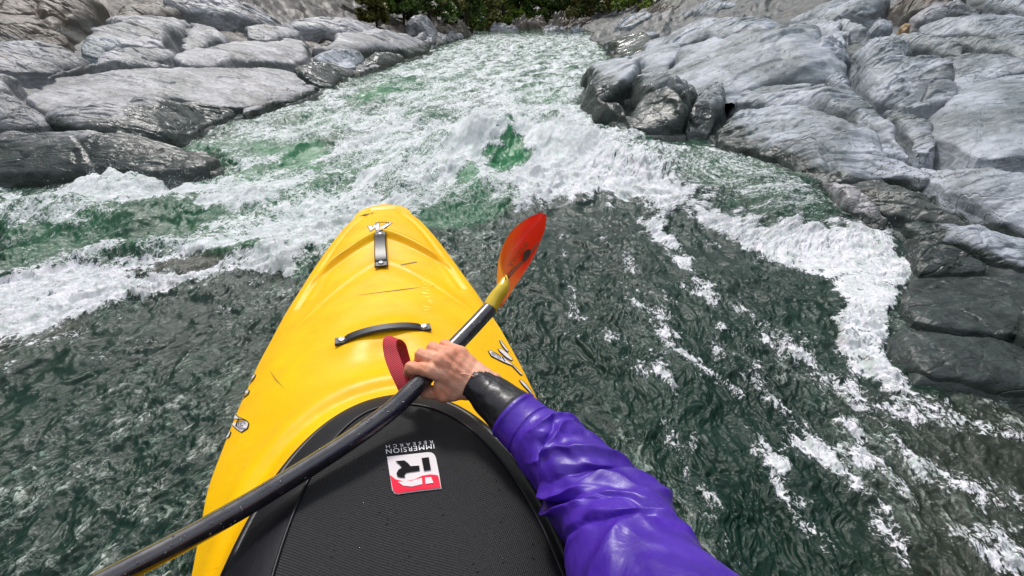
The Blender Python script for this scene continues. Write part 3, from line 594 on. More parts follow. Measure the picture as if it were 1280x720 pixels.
    R(RR, [(1216, 12), (1250, 2), (1330, -4), (1330, 22), (1260, 20)], 'dark green grey slab in the top right corner', mat='rock_r', h=.32, edge=.4, wetline=.1, facet=.3, maxlen=2.5)
    R(RR, [(1160, 54), (1200, 50), (1300, 66), (1300, 84), (1230, 72)], 'narrow olive stained ridge at the right edge', mat='rock_r', h=.18, edge=.25)
    R(RR, [(1180, 128), (1230, 104), (1300, 86), (1340, 110), (1340, 200), (1240, 210), (1180, 190), (1140, 170)], 'wide finely layered slope at the right edge', mat='rock_r', h=.16, edge=.5, facet=.25, strata=-.3, seg=360)
    R(RR, [(985, 10), (1060, 2), (1110, 10), (1080, 30), (1010, 32)], 'grey hump at the top of the right bank', mat='rock_r', h=.55, edge=.8, maxlen=4)
    R(RR, [(1110, 8), (1180, -2), (1215, 4), (1180, 12), (1120, 20)], 'reddish brown slab at the top of the right bank', mat='rock_brown', h=.5, edge=.6, maxlen=3)
    R(RR, [(840, 16), (880, 4), (920, 2), (930, 8), (880, 18)], 'broken grey rock below the far right trees', mat='rock_r', h=.8, edge=.8, facet=1, maxlen=6)
    R(RR, [(764, 27), (790, 14), (822, 18), (800, 30), (775, 34)], 'rough grey rubble hump above the lavender grey hummock', mat='rock_r', h=.9, edge=.8, facet=1.2, maxlen=6)
    R(RR, [(800, 10), (830, 0), (858, 6), (830, 16)], 'small broken outcrop under the furthest right tree', mat='rock_brown', h=1.0, edge=.8, facet=1.2, maxlen=6)
    R(RL, [(420, 5), (450, -6), (496, -2), (508, 10), (480, 14), (440, 8)], 'dark brown cliff rock behind the domed boulder', mat='rock_brown', h=1.5, edge=.8, facet=1.3, maxlen=4)
    # ---- far end of the reach
    for px, py, w_, h_, nm, mt in [(629, 34, 17, .9, 'pale flat boulder at the far end of the river', 'rock_l'), (692, 36, 15, .7, 'grey boulder at the far bank right of the middle', 'rock_l'), (665, 30, 24, 1.5, 'dark upright crag on the far bank between the pale boulders', 'rock_brown'),
                               (704, 30, 18, 1.7, 'brown crag below the far trees', 'rock_brown'), (728, 32, 20, 1.6, 'mottled brown outcrop at the far right corner', 'rock_brown'), (748, 28, 20, 1.9, 'brown stained outcrop above the lavender hummock', 'rock_brown'), (722, 40, 9, .8, 'low grey stone where the far right bank starts', 'rock_r'),
                               (606, 33, 7, .8, 'small tan stone at the far left corner', 'rock_l'), (652, 33, 14, 1.3, 'small dark stone beside the pale flat boulder', 'rock_brown')]:
        b = PZ(px, py+3, -1.35) if py < 37 else PZ(px, py, -1.3)
        dist = min(b[1], 74); b = CAM+ray(px, py)*0; r = ray(px, py); b = np.array([r[0]/r[1]*dist, dist])
        ww = w_/FOC*dist*.95
        h_ *= .6; P2 = [(b[0]+ww*math.cos(a)*(1+.2*math.sin(3*a+px)), b[1]+ww*.7*math.sin(a)) for a in np.linspace(0, 2*math.pi, 14)[:-1]]
        far_rock(P2, nm, h_, mt)
def far_rock(P2, label, h, mat):
    P2 = np.array(P2); mn = P2.min(0)-.2; mx = P2.max(0)+.2
    x, y = np.meshgrid(np.linspace(mn[0], mx[0], 70), np.linspace(mn[1], mx[1], 60)); L = (mx-mn).max()
    d = polysd(x+.1*L*fbm(x/L*4, y/L*4, 3, 9), y+.1*L*fbm(x/L*4, y/L*4, 3, 12), P2); t = np.clip(d/(d.max()*.8), 0, 1)
    f1, f2, cid = worley(x/L*4+h*11, y/L*4, 4)
    z = -1.5+(h+.2)*np.maximum(1-(1-t)**2, 0)*(.75+.5*fbm(x/L*4+h*9, y/L*4, 4, 2)+.6*(cid-.5)*sst(0, .15, f2-f1)+.25*ridged(x/L*6+h*3, y/L*6, 3, 5)); z = np.where(d < 0, z-.4, z)
    base = np.array([*P2.mean(0), -1.5])
    o = mesh('far_rock', np.stack([x, y, z], -1).reshape(-1, 3)-base, grid_faces(*x.shape), M[mat], attrs=dict(wet=np.zeros(x.size)+.05)); o.location = base
    tag(o, label, 'rock', 'rocks at the far end of the river')

# ------------------------------------------------------------------ trees of the far bank
def trees():
    def leafmat(nm, a, b):
        t = NT(nm); n = t.noise(t.pos(), .9, 4, .6); r = t.n('ShaderNodeNewGeometry').outputs['Random Per Island']
        return t.set(col=t.mix(t.ramp(t.math('ADD', t.math('MULTIPLY', n, .5), t.math('MULTIPLY', r, .5)), .3, .7), a, b), rough=.6, spec=.3, sss=0.0)
    lm = [leafmat('foliage_dark', (.03, .06, .012), (.12, .19, .03)), leafmat('foliage_green', (.09, .15, .02), (.30, .38, .05)), leafmat('foliage_olive', (.08, .085, .02), (.24, .22, .06))]
    bark = mat_simple('bark', (.09, .07, .055), .85, .2, 9, .6, .03)
    r = random.Random(5)
    def tree(px, dist, hh, rad, mi, label, base_py=None):
        x = (px-640)/FOC*dist/ (Fv[1]); x = ray(px, 30)[0]/ray(px, 30)[1]*dist; y = dist
        zb = float(bank(np.array([x]), np.array([y]))[0])
        root = empty('leafy_tree', (x, y, zb)); tag(root, label, 'tree', 'trees on the far bank')
        # trunk with limbs
        V, Fc = [], []
        def limb(p0, p1, r0, r1, k=7):
            b0 = len(V); ax = Vector(p1)-Vector(p0); q = ax.to_track_quat('Z', 'Y')
            for i in range(5):
                t = i/4; c = Vector(p0)+ax*t+Vector((.06*math.sin(t*5+p0[0]), .06*math.cos(t*4), 0))*ax.length*.3; rr = r0+(r1-r0)*t
                for j in range(k): a = 2*math.pi*j/k; V.append(c+q@Vector((rr*math.cos(a), rr*math.sin(a), 0)))
            for i in range(4):
                for j in range(k): Fc.append((b0+i*k+j, b0+i*k+(j+1) % k, b0+(i+1)*k+(j+1) % k, b0+(i+1)*k+j))
        limb((0, 0, -.3), (.1, 0, hh*.8), rad*.09, rad*.03); cl = []
        for i in range(9):
            z0 = hh*(.15+.065*i); a = r.uniform(0, 6.28); l = rad*r.uniform(.5, .95)*(1-.04*i); e = (math.cos(a)*l, math.sin(a)*l, z0+rad*r.uniform(.1, .5))
            limb((.05, 0, z0), e, rad*.04, rad*.012, 5); cl.append(e)
        mesh('trunk', V, Fc, bark, root)
        for i in range(26):
            a = r.uniform(0, 6.28); q = r.random()**.5; zz = r.random(); cl.append((math.cos(a)*rad*q*(1-.45*zz), math.sin(a)*rad*q*(1-.45*zz), hh*(.06+.9*zz)))
        n = 110; C_ = np.repeat(np.array(cl), n, 0); N = len(C_)
        dr = rng.normal(size=(N, 3)); dr /= np.linalg.norm(dr, axis=1)[:, None]; cr = rad*.30*rng.uniform(.6, 1.2, len(cl)).repeat(n)
        P = C_+dr*(cr*rng.uniform(.35, 1, N)**.6)[:, None]*np.array([1, 1, .75])
        a = rng.normal(size=(N, 3)); a /= np.linalg.norm(a, axis=1)[:, None]; b = np.cross(a, rng.normal(size=(N, 3))); b /= np.linalg.norm(b, axis=1)[:, None]
        sz = (.13+.10*rng.random(N))[:, None]*(.6+rad*.12)
        V4 = np.stack([P-a*sz, P-b*sz*.6, P+a*sz, P+b*sz*.6], 1).reshape(-1, 3)
        mesh('crown', V4, np.arange(N*4).reshape(-1, 4), lm[mi], root, smooth=False)
    spec = [(598, 62, 6.5, 2.6, 2, 'olive shrubby tree leaning over the far left crag'), (612, 74, 8, 3.0, 1, 'bright green tree above the small tan stone'), (628, 78, 9, 3.4, 1, 'sunlit green tree above the pale flat boulder'),
            (646, 80, 10, 3.4, 0, 'dark tree behind the small dark stone'), (662, 82, 10, 3.6, 1, 'green tree rising over the dark upright crag'), (680, 80, 9, 3.2, 0, 'dense dark tree between the two crags'),
            (697, 82, 10, 3.4, 1, 'yellow green tree above the brown crag'), (715, 78, 9, 3.2, 0, 'dark tree right of the brown crag'), (734, 74, 8, 3.0, 2, 'olive brown tree above the mottled outcrop'), (752, 70, 8, 2.8, 0, 'dark low tree above the stained outcrop'),
            (772, 62, 7, 2.6, 2, 'brownish scrub tree at the start of the right bank'), (796, 54, 6, 2.3, 1, 'small green tree furthest right above the grey rocks'), (582, 52, 5.5, 2.0, 0, 'dark tree on the ragged left crag'), (560, 44, 5, 1.8, 2, 'withered olive tree behind the upright pale crag'),
            (536, 38, 5, 1.8, 0, 'dark bush above the domed grey boulder'), (640, 96, 15, 5.0, 0, 'tall dark tree at the back left of the far woods'), (690, 98, 15, 5.0, 0, 'tall dark tree at the back right of the far woods'), (612, 92, 13, 4.5, 2, 'tall olive tree at the back of the far left corner'), (742, 92, 14, 4.6, 0, 'tall dark tree behind the olive brown one')]
    spec += [(470, 26, 2.2, .8, 2, 'dry olive bush right of the brown cliff rock'),
             (504, 32, 2.6, 1.0, 0, 'dark bush above the upright pale crag')]
    for s in spec: tree(*s)

# ------------------------------------------------------------------ kayak
_a = PZ(478, 256, .315)[:2]; _b = PZ(499, 700, .38)[:2]
BD = (_a-_b)/np.linalg.norm(_a-_b); BN = np.array([BD[1], -BD[0]])
def sv(w): q = np.asarray(w)[:2]-_a; return -float(q@BD), float(q@BN)
def rimz(s): return .315-.075*sst(0, .9, s)+.02*sst(1.7, 2.6, s)
_L = [(463, 259), (450, 266), (427, 285), (397, 322), (371, 364), (349, 397), (320, 450), (294, 511), (281, 536), (262, 600), (249, 656), (244, 712)]
_R = [(487, 256), (495, 258), (517, 270), (540, 296), (566, 330), (592, 367), (615, 401), (637, 439), (667, 495)]
def _side(pts, sg):
    out = [(0, 0)]
    for p in pts:
        z = .28
        for _ in range(6): s, v = sv(PZ(*p, z)); z = float(rimz(np.array(max(s, 0))))
        out.append((s, sg*v))
    out.sort(); return np.array(out)
_l, _r = _side(_L, -1), _side(_R, 1)
VOFF = -.018
def _hw_raw(s):
    l = np.interp(s, _l[:, 0], _l[:, 1]+VOFF*sst(0, .8, _l[:, 0])); r = np.interp(s, _r[:, 0], _r[:, 1]-VOFF*sst(0, .8, _r[:, 0]))
    r = np.where(s > _r[-1, 0], l, r); return .5*(l+r)
def vc(s): return VOFF*sst(0, .8, s)
_ss = np.linspace(0, 1.5, 16)
_tab_s = np.array([0, .015, .05, .11, .2, .35, .5, .7, .9, 1.1, 1.3, 1.5])
_tab_h = np.array([float(_hw_raw(s)) for s in _tab_s]); _tab_h[0] = 0
_tab_s = np.concatenate([_tab_s, [1.7, 1.95, 2.2, 2.4, 2.52, 2.58]]); _tab_h = np.concatenate([_tab_h, [_tab_h[-1]*.99, .30, .23, .15, .08, 0]])
_dense = np.linspace(0, 2.58, 1200); _hd = np.interp(_dense, _tab_s, _tab_h)
_k = np.exp(-np.linspace(-2, 2, 61)**2); _k /= _k.sum()
_sm = np.convolve(np.pad(_hd, 30, mode='edge'), _k, 'valid'); _w = sst(.02, .3, _dense)*(1-sst(2.2, 2.5, _dense)); _hd = _hd*(1-_w)+_sm*_w
_hd = np.maximum(_hd, .14*np.sqrt(np.clip(_dense/.06, 0, 1))*np.clip(1.0, 0, 1)*(_dense < .02)*0+_hd)
_hd = np.maximum(_hd, .112*np.sqrt(np.clip(1-(1-np.clip(_dense/.13, 0, 1))**2, 0, 1))*(_dense < .4))
def hw(s): return np.interp(s, _dense, _hd)
def world(s, v, z): 
    s = np.asarray(s, float); v = np.asarray(v, float)+vc(s); z = np.asarray(z, float)
    return np.stack([_a[0]-BD[0]*s+BN[0]*v, _a[1]-BD[1]*s+BN[1]*v, z+0*s], -1)
# cockpit outline
_SL = [(450, 493), (409, 510), (371, 540), (341, 574), (315, 615), (292, 675), (288, 719)]; _SR = [(566, 514), (615, 559), (649, 611), (682, 660), (705, 709)]
def _svz(p, z=.40): s, v = sv(PZ(*p, z)); return s, v-float(vc(np.array(s)))
S0 = _svz((500, 487))[0]
_o = sorted([(S0, 0.0)]+[(_svz(p)[0], abs(_svz(p)[1])) for p in _SL+_SR])
_os = np.array([p[0] for p in _o]); _oh = np.array([p[1] for p in _o])
SMID, SLEN, SWID = S0+.47, .47, .236
def cock(n=160, inset=0.0, lft=0.0, rgt=0.0, front=0.0):
    a = np.linspace(0, 2*math.pi, n, endpoint=False)
    ca, sa = np.cos(a), np.sin(a); e = 2/2.15
    s = SMID-np.sign(ca)*np.abs(ca)**e*(SLEN-inset-front*(ca > 0)); v = np.sign(sa)*np.abs(sa)**e*(SWID-inset)
    v = np.where(v < 0, v*(1-lft), v*(1-rgt))+.014; return np.stack([s, v], 1)
OUT = cock()
def deckz(s, v):
    h = np.maximum(hw(s), 1e-4); q = np.clip(np.abs(v)/h, 0, 1)
    cz = .003+.042*sst(.03, .38, s)+.045*sst(.3, 1.2, s)+.02*sst(1.0, 1.4, s)-.05*sst(1.9, 2.5, s)
    z = rimz(s)+cz*(1-q**2.6)
    rimd = h-np.abs(v)
    z = z-.006*np.exp(-((np.minimum(rimd, s*.8)-.040)/.012)**2)*(s < .7)          # groove inside the nose edge
    sc = .335+1.15*np.abs(v)**1.12                                               # swept step across the foredeck
    z = z-.016*sst(-.012, .020, s-sc)*(1-sst(.12, .30, s-sc))*(1-sst(.7, .97, q))*sst(.1, .3, s)
    z = z+.006*np.exp(-((s-sc+.01)/.016)**2)*(1-sst(.75, .95, q))
    sc2 = .52+1.9*np.abs(v)**1.3
    z = z-.005*sst(-.01, .02, s-sc2)*(1-sst(.1, .25, s-sc2))*(1-sst(.6, .9, q))
    hs, hv = HCEN
    dd = np.hypot((s-hs+.055)/1.1, (v-hv)/1.25)
    z = z+.016*np.exp(-(dd/.085)**4)-.020*np.exp(-(np.hypot(s-hs-.005, (v-hv)*.8)/.048)**2)
    co = polysd(s, v, OUT)                                                       # negative outside
    z = z+.030*np.exp(-((co+.015)/.05)**2)+.010*np.exp(-((co+.11)/.035)**2)*(1-sst(.75, 1, q))
    z = z-.012*np.exp(-((co+.075)/.025)**2)*(1-sst(.75, 1, q))
    return z
HCEN = (0.0, 0.0); HCEN = _svz((481, 421), .37)
def zsk(s, v):
    d = polysd(s, v, OUT)
    return deckz(SMID-SLEN*.98+0*s, v*0)*0+.382+.012*sst(-.004, .012, d)+.055*(1-np.exp(-np.clip(d, 0, 9)/.09))+.22*sst(SMID+.08, SMID+.42, s)-.03*np.exp(-((s-SMID+.1)/.2)**2)*np.exp(-(v/.12)**2)
def bvh_of(objs):
    V, Fc = [], []
    for o in objs:
        b = len(V); mw = o.matrix_world if o.parent is None else o.parent.matrix_world@o.matrix_local
        V += [mw@v.co for v in o.data.vertices]; Fc += [tuple(b+i for i in p.vertices) for p in o.data.polygons]
    return BVHTree.FromPolygons(V, Fc)
def cast(bv, px, py, off=.001):
    d = Vector(ray(px, py)).normalized(); h = bv.ray_cast(Vector(CAM), d)
    if h[0] is None:
        for t in np.linspace(.6, 1.8, 60):
            q = bv.find_nearest(Vector(CAM)+d*t)
            if h[0] is None or q[3] < h[3]: h = q
    n = h[1] if h[1].dot(d) < 0 else -h[1]
    return h[0]+n*off
def decal(name, bv, poly, mat, parent, off=.001, base=None, sub=4):
    P_ = np.asarray(poly, float); pts = []
    for i in range(len(P_)):
        q = P_[(i+1) % len(P_)]
        for t in range(sub): pts.append(P_[i]*(1-t/sub)+q*t/sub)
    V = [cast(bv, *p, off)-Vector(base) for p in pts]
    import mathutils
    tri = mathutils.geometry.tessellate_polygon([[Vector((p[0], p[1], 0)) for p in pts]])
    return mesh(name, [tuple(v) for v in V], [tuple(t) for t in tri], mat, parent, smooth=False)
def text_decal(name, txt, bv, org, ex, ey, mat, parent, off, base, spacing=1.0, bold=0.0, conform=True):
    cu = bpy.data.curves.new('t', 'FONT'); cu.body = txt; cu.size = 1; cu.space_character = spacing; cu.resolution_u = 3; cu.offset = bold
    o = bpy.data.objects.new('t', cu); COL.objects.link(o); dg = bpy.context.evaluated_depsgraph_get()
    me = bpy.data.meshes.new_from_object(o.evaluated_get(dg)); bpy.data.objects.remove(o)
    w = max(v.co.x for v in me.vertices); hgt = max(v.co.y for v in me.vertices)
    for v in me.vertices:
        p = np.array(org)+np.array(ex)*(v.co.x/w)+np.array(ey)*(v.co.y/hgt)
        v.co = (cast(bv, *p, off)-Vector(base))
    me.materials.clear(); me.materials.append(mat); ob = bpy.data.objects.new(name, me); return link(ob, parent)

def grow(poly, k):
    p = np.array(poly, float); c = p.mean(0); area = 0
    n = len(p); out = []
    sgn = np.sign(sum(p[i][0]*p[(i+1) % n][1]-p[(i+1) % n][0]*p[i][1] for i in range(n)))
    for i in range(n):
        a = p[i]-p[i-1]; b = p[(i+1) % n]-p[i]; na = np.array([a[1], -a[0]])/(np.linalg.norm(a)+1e-9); nb = np.array([b[1], -b[0]])/(np.linalg.norm(b)+1e-9)
        m = na+nb; m /= max(np.linalg.norm(m), .5); out.append(p[i]+m*k*sgn)
    return out

def tube_mesh(path, rad, k=20, cap=True, flat=1.0, up=None):
    path = np.array(path, float); n = len(path); T = np.gradient(path, axis=0); T /= np.linalg.norm(T, axis=1)[:, None]
    V = []; u = np.array(up if up is not None else (0, 0, 1.0), float); rad = np.broadcast_to(np.asarray(rad, float), (n,)) if np.ndim(rad) < 2 else rad
    for i in range(n):
        u = u-T[i]*(u@T[i]); u /= np.linalg.norm(u); w = np.cross(T[i], u)
        a = np.linspace(0, 2*math.pi, k, endpoint=False)
        r = rad[i]
        V.append(path[i]+np.cos(a)[:, None]*w*r+np.sin(a)[:, None]*u*r*flat)
    V = np.concatenate(V); Fc = [tuple(f) for f in grid_faces(n, k, True)]
    if cap: Fc += [tuple(range(k))[::-1], tuple(range((n-1)*k, n*k))]
    return V, Fc
def smooth_path(pts, n=60):
    p = np.array(pts, float); p = np.vstack([2*p[0]-p[1], p, 2*p[-1]-p[-2]]); out = []
    m = len(p)-3
    for i in range(m):
        a, b, c, d = p[i:i+4]
        for t in np.linspace(0, 1, n//m, endpoint=False): out.append(.5*((2*b)+(-a+c)*t+(2*a-5*b+4*c-d)*t*t+(-a+3*b-3*c+d)*t**3))
    out.append(p[-2]); return np.array(out)

def kayak():
    base = tuple(world(1.3, 0, 0)); root = empty('whitewater_kayak', base); tag(root, 'yellow plastic whitewater kayak with scuffed foredeck pointing up the green river', 'kayak')
    bpy.context.view_layer.update()
    t = NT('yellow_plastic'); p = t.pos(); n = t.noise(p, 6, 4, .6); c = t.mix(t.ramp(n, .35, .7), (.93, .48, .0), (.98, .56, .0))
    # fine lengthwise scratches and scuffs worn into the plastic
    ang_ = math.atan2(BN[1], BN[0])
    q = t.mapv(p, (6, 90, 8), (0, 0, -ang_)); s1 = t.ramp(t.noise(q, 1.2, 4, .7), .63, .70); pm = t.ramp(t.noise(p, 5, 3, .6), .48, .62)
    c = t.mix(t.math('MULTIPLY', t.math('MULTIPLY', s1, pm), .85), c, (1.0, .80, .05))
    q2 = t.mapv(p, (5, 120, 5), (0, 0, -ang_-.25)); s2 = t.math('MULTIPLY', t.ramp(t.noise(q2, 1.1, 3, .7), .70, .74), t.ramp(t.noise(p, 4, 2, .6), .5, .6))
    c = t.mix(t.math('MULTIPLY', s2, .8), c, (.30, .17, .01))
    gr = t.noise(p, 420, 3, .7); h = t.math('ADD', t.math('MULTIPLY', gr, .25), t.math('MULTIPLY', s1, -.5)); h = t.math('ADD', h, t.math('MULTIPLY', t.noise(p, 28, 3, .5), .9))
    ym = t.set(col=c, rough=t.ramp(t.noise(p, 14, 4, .6), .3, .7, .30, .46), spec=.22, normal=t.bump(h, .35, .004))
    S = np.concatenate([.30*np.linspace(0, 1, 90)**2, np.linspace(.30, 1.75, 330)[1:], np.linspace(1.75, 2.58, 60)[1:]])
    nv = 181; Vs = []
    for s in S:
        h_ = float(hw(s)); v = np.sin(np.linspace(-math.pi/2, math.pi/2, nv))*h_
        sa = np.full(nv, s); zt = deckz(sa, v)
        zb = -.09+.24*(1-sst(0, .75, s))**1.5+.15*sst(1.9, 2.58, s)
        rz = float(rimz(s)); m = 40; tt = np.linspace(0, 1, m+2)[1:-1]
        # side drops from the rim to the bottom chine, then the flat bottom
        xs = np.where(tt < .45, 1+.03*np.sin(tt/.45*math.pi), 1-((tt-.45)/.55)**1.6); zs = rz+(zb-rz)*np.where(tt < .45, tt/.45*.75, .75+.25*np.sin((tt-.45)/.55*math.pi/2))
        vb = np.concatenate([v, h_*xs, -h_*xs[::-1]]); zz = np.concatenate([zt, zs, zs[::-1]])
        Vs.append(world(np.full(len(vb), s), vb, zz))
    Vs = np.array(Vs); K = Vs.shape[1]
    hull = mesh('hull', Vs.reshape(-1, 3)-np.array(base), grid_faces(len(S), K, True), ym, root)
    bpy.context.view_layer.update()
    bv = bvh_of([hull])
    black = mat_simple('black_webbing', (.012, .012, .014), .38, .5, 60, .3, .001); steel = mat_simple('dull_steel', (.62, .62, .64), .3, .5, metal=.8)
    def handle(p0, p1, wpx, arch, label):
        a = cast(bv, *p0, .004); b = cast(bv, *p1, .004); n = 40; up = Vector((0, 0, 1)); ax = (b-a)
        side = ax.cross(up).normalized(); wd = wpx*.5*((a-Vector(CAM)).length)/FOC*.92; V = []; th = .006
        for i in range(n+1):
            q = i/n; c_ = a+ax*q+up*(arch*math.sin(math.pi*np.clip((q-.1)/.8, 0, 1))**.6 if .1 < q < .9 else 0)+up*.002
            ww = wd*(1-.10*math.sin(math.pi*q)); 
            for x_, z_ in ((-1, 0), (-1, .6), (-.85, 1), (.85, 1), (1, .6), (1, 0)): V.append(c_+side*ww*x_+up*(z_*th)-Vector(base))
        Fc = [tuple(f) for f in grid_faces(n+1, 6, True)]+[tuple(range(6)), tuple(range(n*6, n*6+6))[::-1]]
        hd = mesh('grab_handle', V, Fc, black, root, smooth=False); tag(hd, label)
        for q, c0 in ((.07, a), (.93, b)):
            c_ = a+ax*q+up*(th+.003); v2, f2 = [], []
            prof = [(0, .0024), (.0035, .0024), (.0042, .0012), (.0046, .0030), (.0072, .0030), (.0085, .0015), (.0088, -.001)]
            for r_, z_ in prof:
                for j in range(20): v2.append(c_+Vector((r_*math.cos(j*math.pi/10), r_*math.sin(j*math.pi/10), z_))-Vector(base))
            f2 = [tuple(f) for f in grid_faces(len(prof), 20, True)]
            mesh('bolt', [v-Vector((0, 0, 0)) for v in v2], f2, steel, hd)
    handle((475, 293), (477, 336), 15.5, .016, 'short lengthwise bow grab handle with a washer bolt')
    handle((420, 431), (538, 412), 15, .020, 'long crosswise deck handle with two bolts')
    # side graphics and bow emblem
    dk = mat_simple('decal_black', (.008, .007, .007), .7, .1); wt = mat_simple('decal_white', (.85, .78, .79), .4, .5, 90, .1); bs = Vector(base)
    lc = lambda pts: [(260+x/6, 440+y/6) for x, y in pts]; rc = lambda pts: [(590+x/8, 410+y/8) for x, y in pts]; nc = lambda pts: [(430+x/7.2, 250+y/7.2) for x, y in pts]
    left = [[(275, 250), (300, 205), (345, 170), (358, 178), (335, 215), (295, 245)], [(236, 354), (265, 285), (280, 278), (312, 295), (300, 320), (255, 350)], [(168, 490), (188, 457), (235, 495), (285, 515), (308, 540), (298, 575), (255, 603), (212, 573), (172, 530)], [(119, 648), (127, 602), (145, 582), (173, 605), (160, 638), (135, 652)]]
    right = [[(274, 132), (285, 130), (330, 192), (362, 236), (352, 242), (300, 180)], [(260, 218), (290, 212), (350, 257), (402, 322), (392, 330), (340, 298), (282, 244)], [(163, 238), (185, 228), (230, 257), (330, 312), (430, 400), (500, 472), (485, 470), (400, 380), (320, 348), (250, 313), (192, 284)], [(474, 532), (490, 528), (540, 572), (590, 645), (596, 668), (556, 625), (502, 568)]]
    for f_, sh in ((lc, left), (rc, right)):
        for poly in sh:
            g = f_(poly); o = decal('side_graphic', bv, grow(g, 1.0), dk, hull, .0010, bs); decal('graphic_fill', bv, grow(g, -.1), wt, hull, .0022, bs)
    def ring(c, r0, r1, a0=0, a1=2*math.pi, e=.7, rot=.3, n=22):
        o_ = []
        for rr, sg in ((r0, 1), (r1, -1)):
            for t_ in (np.linspace(a0, a1, n) if sg > 0 else np.linspace(a1, a0, n)):
                x, y = rr*math.cos(t_), rr*e*math.sin(t_); o_.append((c[0]+x*math.cos(rot)-y*math.sin(rot), c[1]+x*math.sin(rot)+y*math.cos(rot)))
        return o_
    for r0, r1, aa in ((46, 40, (.6, 5.2)), (30, 25, (1.0, 6.0)), (15, 10, (.2, 5.2))): decal('graphic_line', bv, lc(ring((262, 548), r0*.95, r1*.95, *aa, e=.85)), dk, hull, .0034, bs, 1)
    decal('graphic_line', bv, lc([(212, 560), (236, 500), (242, 502), (219, 566)]), dk, hull, .0034, bs, 3)
    for r0, r1 in ((52, 46), (36, 31), (20, 15)): decal('graphic_line', bv, rc(ring((236, 284), r0, r1, 2.0, 7.2, .42, .5)), dk, hull, .0034, bs, 1)
    decal('graphic_line', bv, rc([(290, 300), (322, 345), (330, 342), (300, 298)]), dk, hull, .0034, bs, 3)
    em = [(216, 240), (248, 230), (256, 250), (290, 208), (312, 208), (318, 252), (400, 208), (434, 208), (380, 245), (318, 284), (292, 290), (284, 250), (238, 282)]
    decal('bow_emblem', bv, grow(nc(em), .9), dk, hull, .0010, bs); decal('emblem_fill', bv, nc(em), mat_simple('emblem_white', (.85, .82, .84), .35), hull, .0016, bs)
    decal('emblem_arc', bv, nc(ring((345, 222), 62, 53, math.pi*.95, 2*math.pi, .35, -.05)), dk, hull, .0018, bs, 1)
    # a bright scrape and a few dark gouges on the deck
    scrape = mat_simple('fresh_scrape', (1.0, .80, .06), .5)
    r = random.Random(3)
    for i in range(16):
        x = r.uniform(529, 540); y = 346+i*2.8+r.uniform(-1, 1); wv = r.uniform(2, 7); decal('deck_scuff', bv, [(x-wv, y), (x, y-.7), (x+wv, y-.2), (x, y+.8)], scrape, hull, .0008, bs, 2)
    gouge = mat_simple('dark_gouge', (.22, .12, .01), .6)
    for q in ([(440, 370), (500, 362), (530, 358.6), (500, 363.2)], [(336, 461), (345, 474), (357, 487), (344, 475)], [(447, 271), (465, 267.6), (468, 265.6), (455, 268)], [(405, 333), (425, 318), (440, 309), (424, 319.3)], [(500, 331), (520, 327), (522, 328), (502, 332)]):
        decal('deck_scratch', bv, q, gouge, hull, .0009, bs, 4)
    return root, bv, base

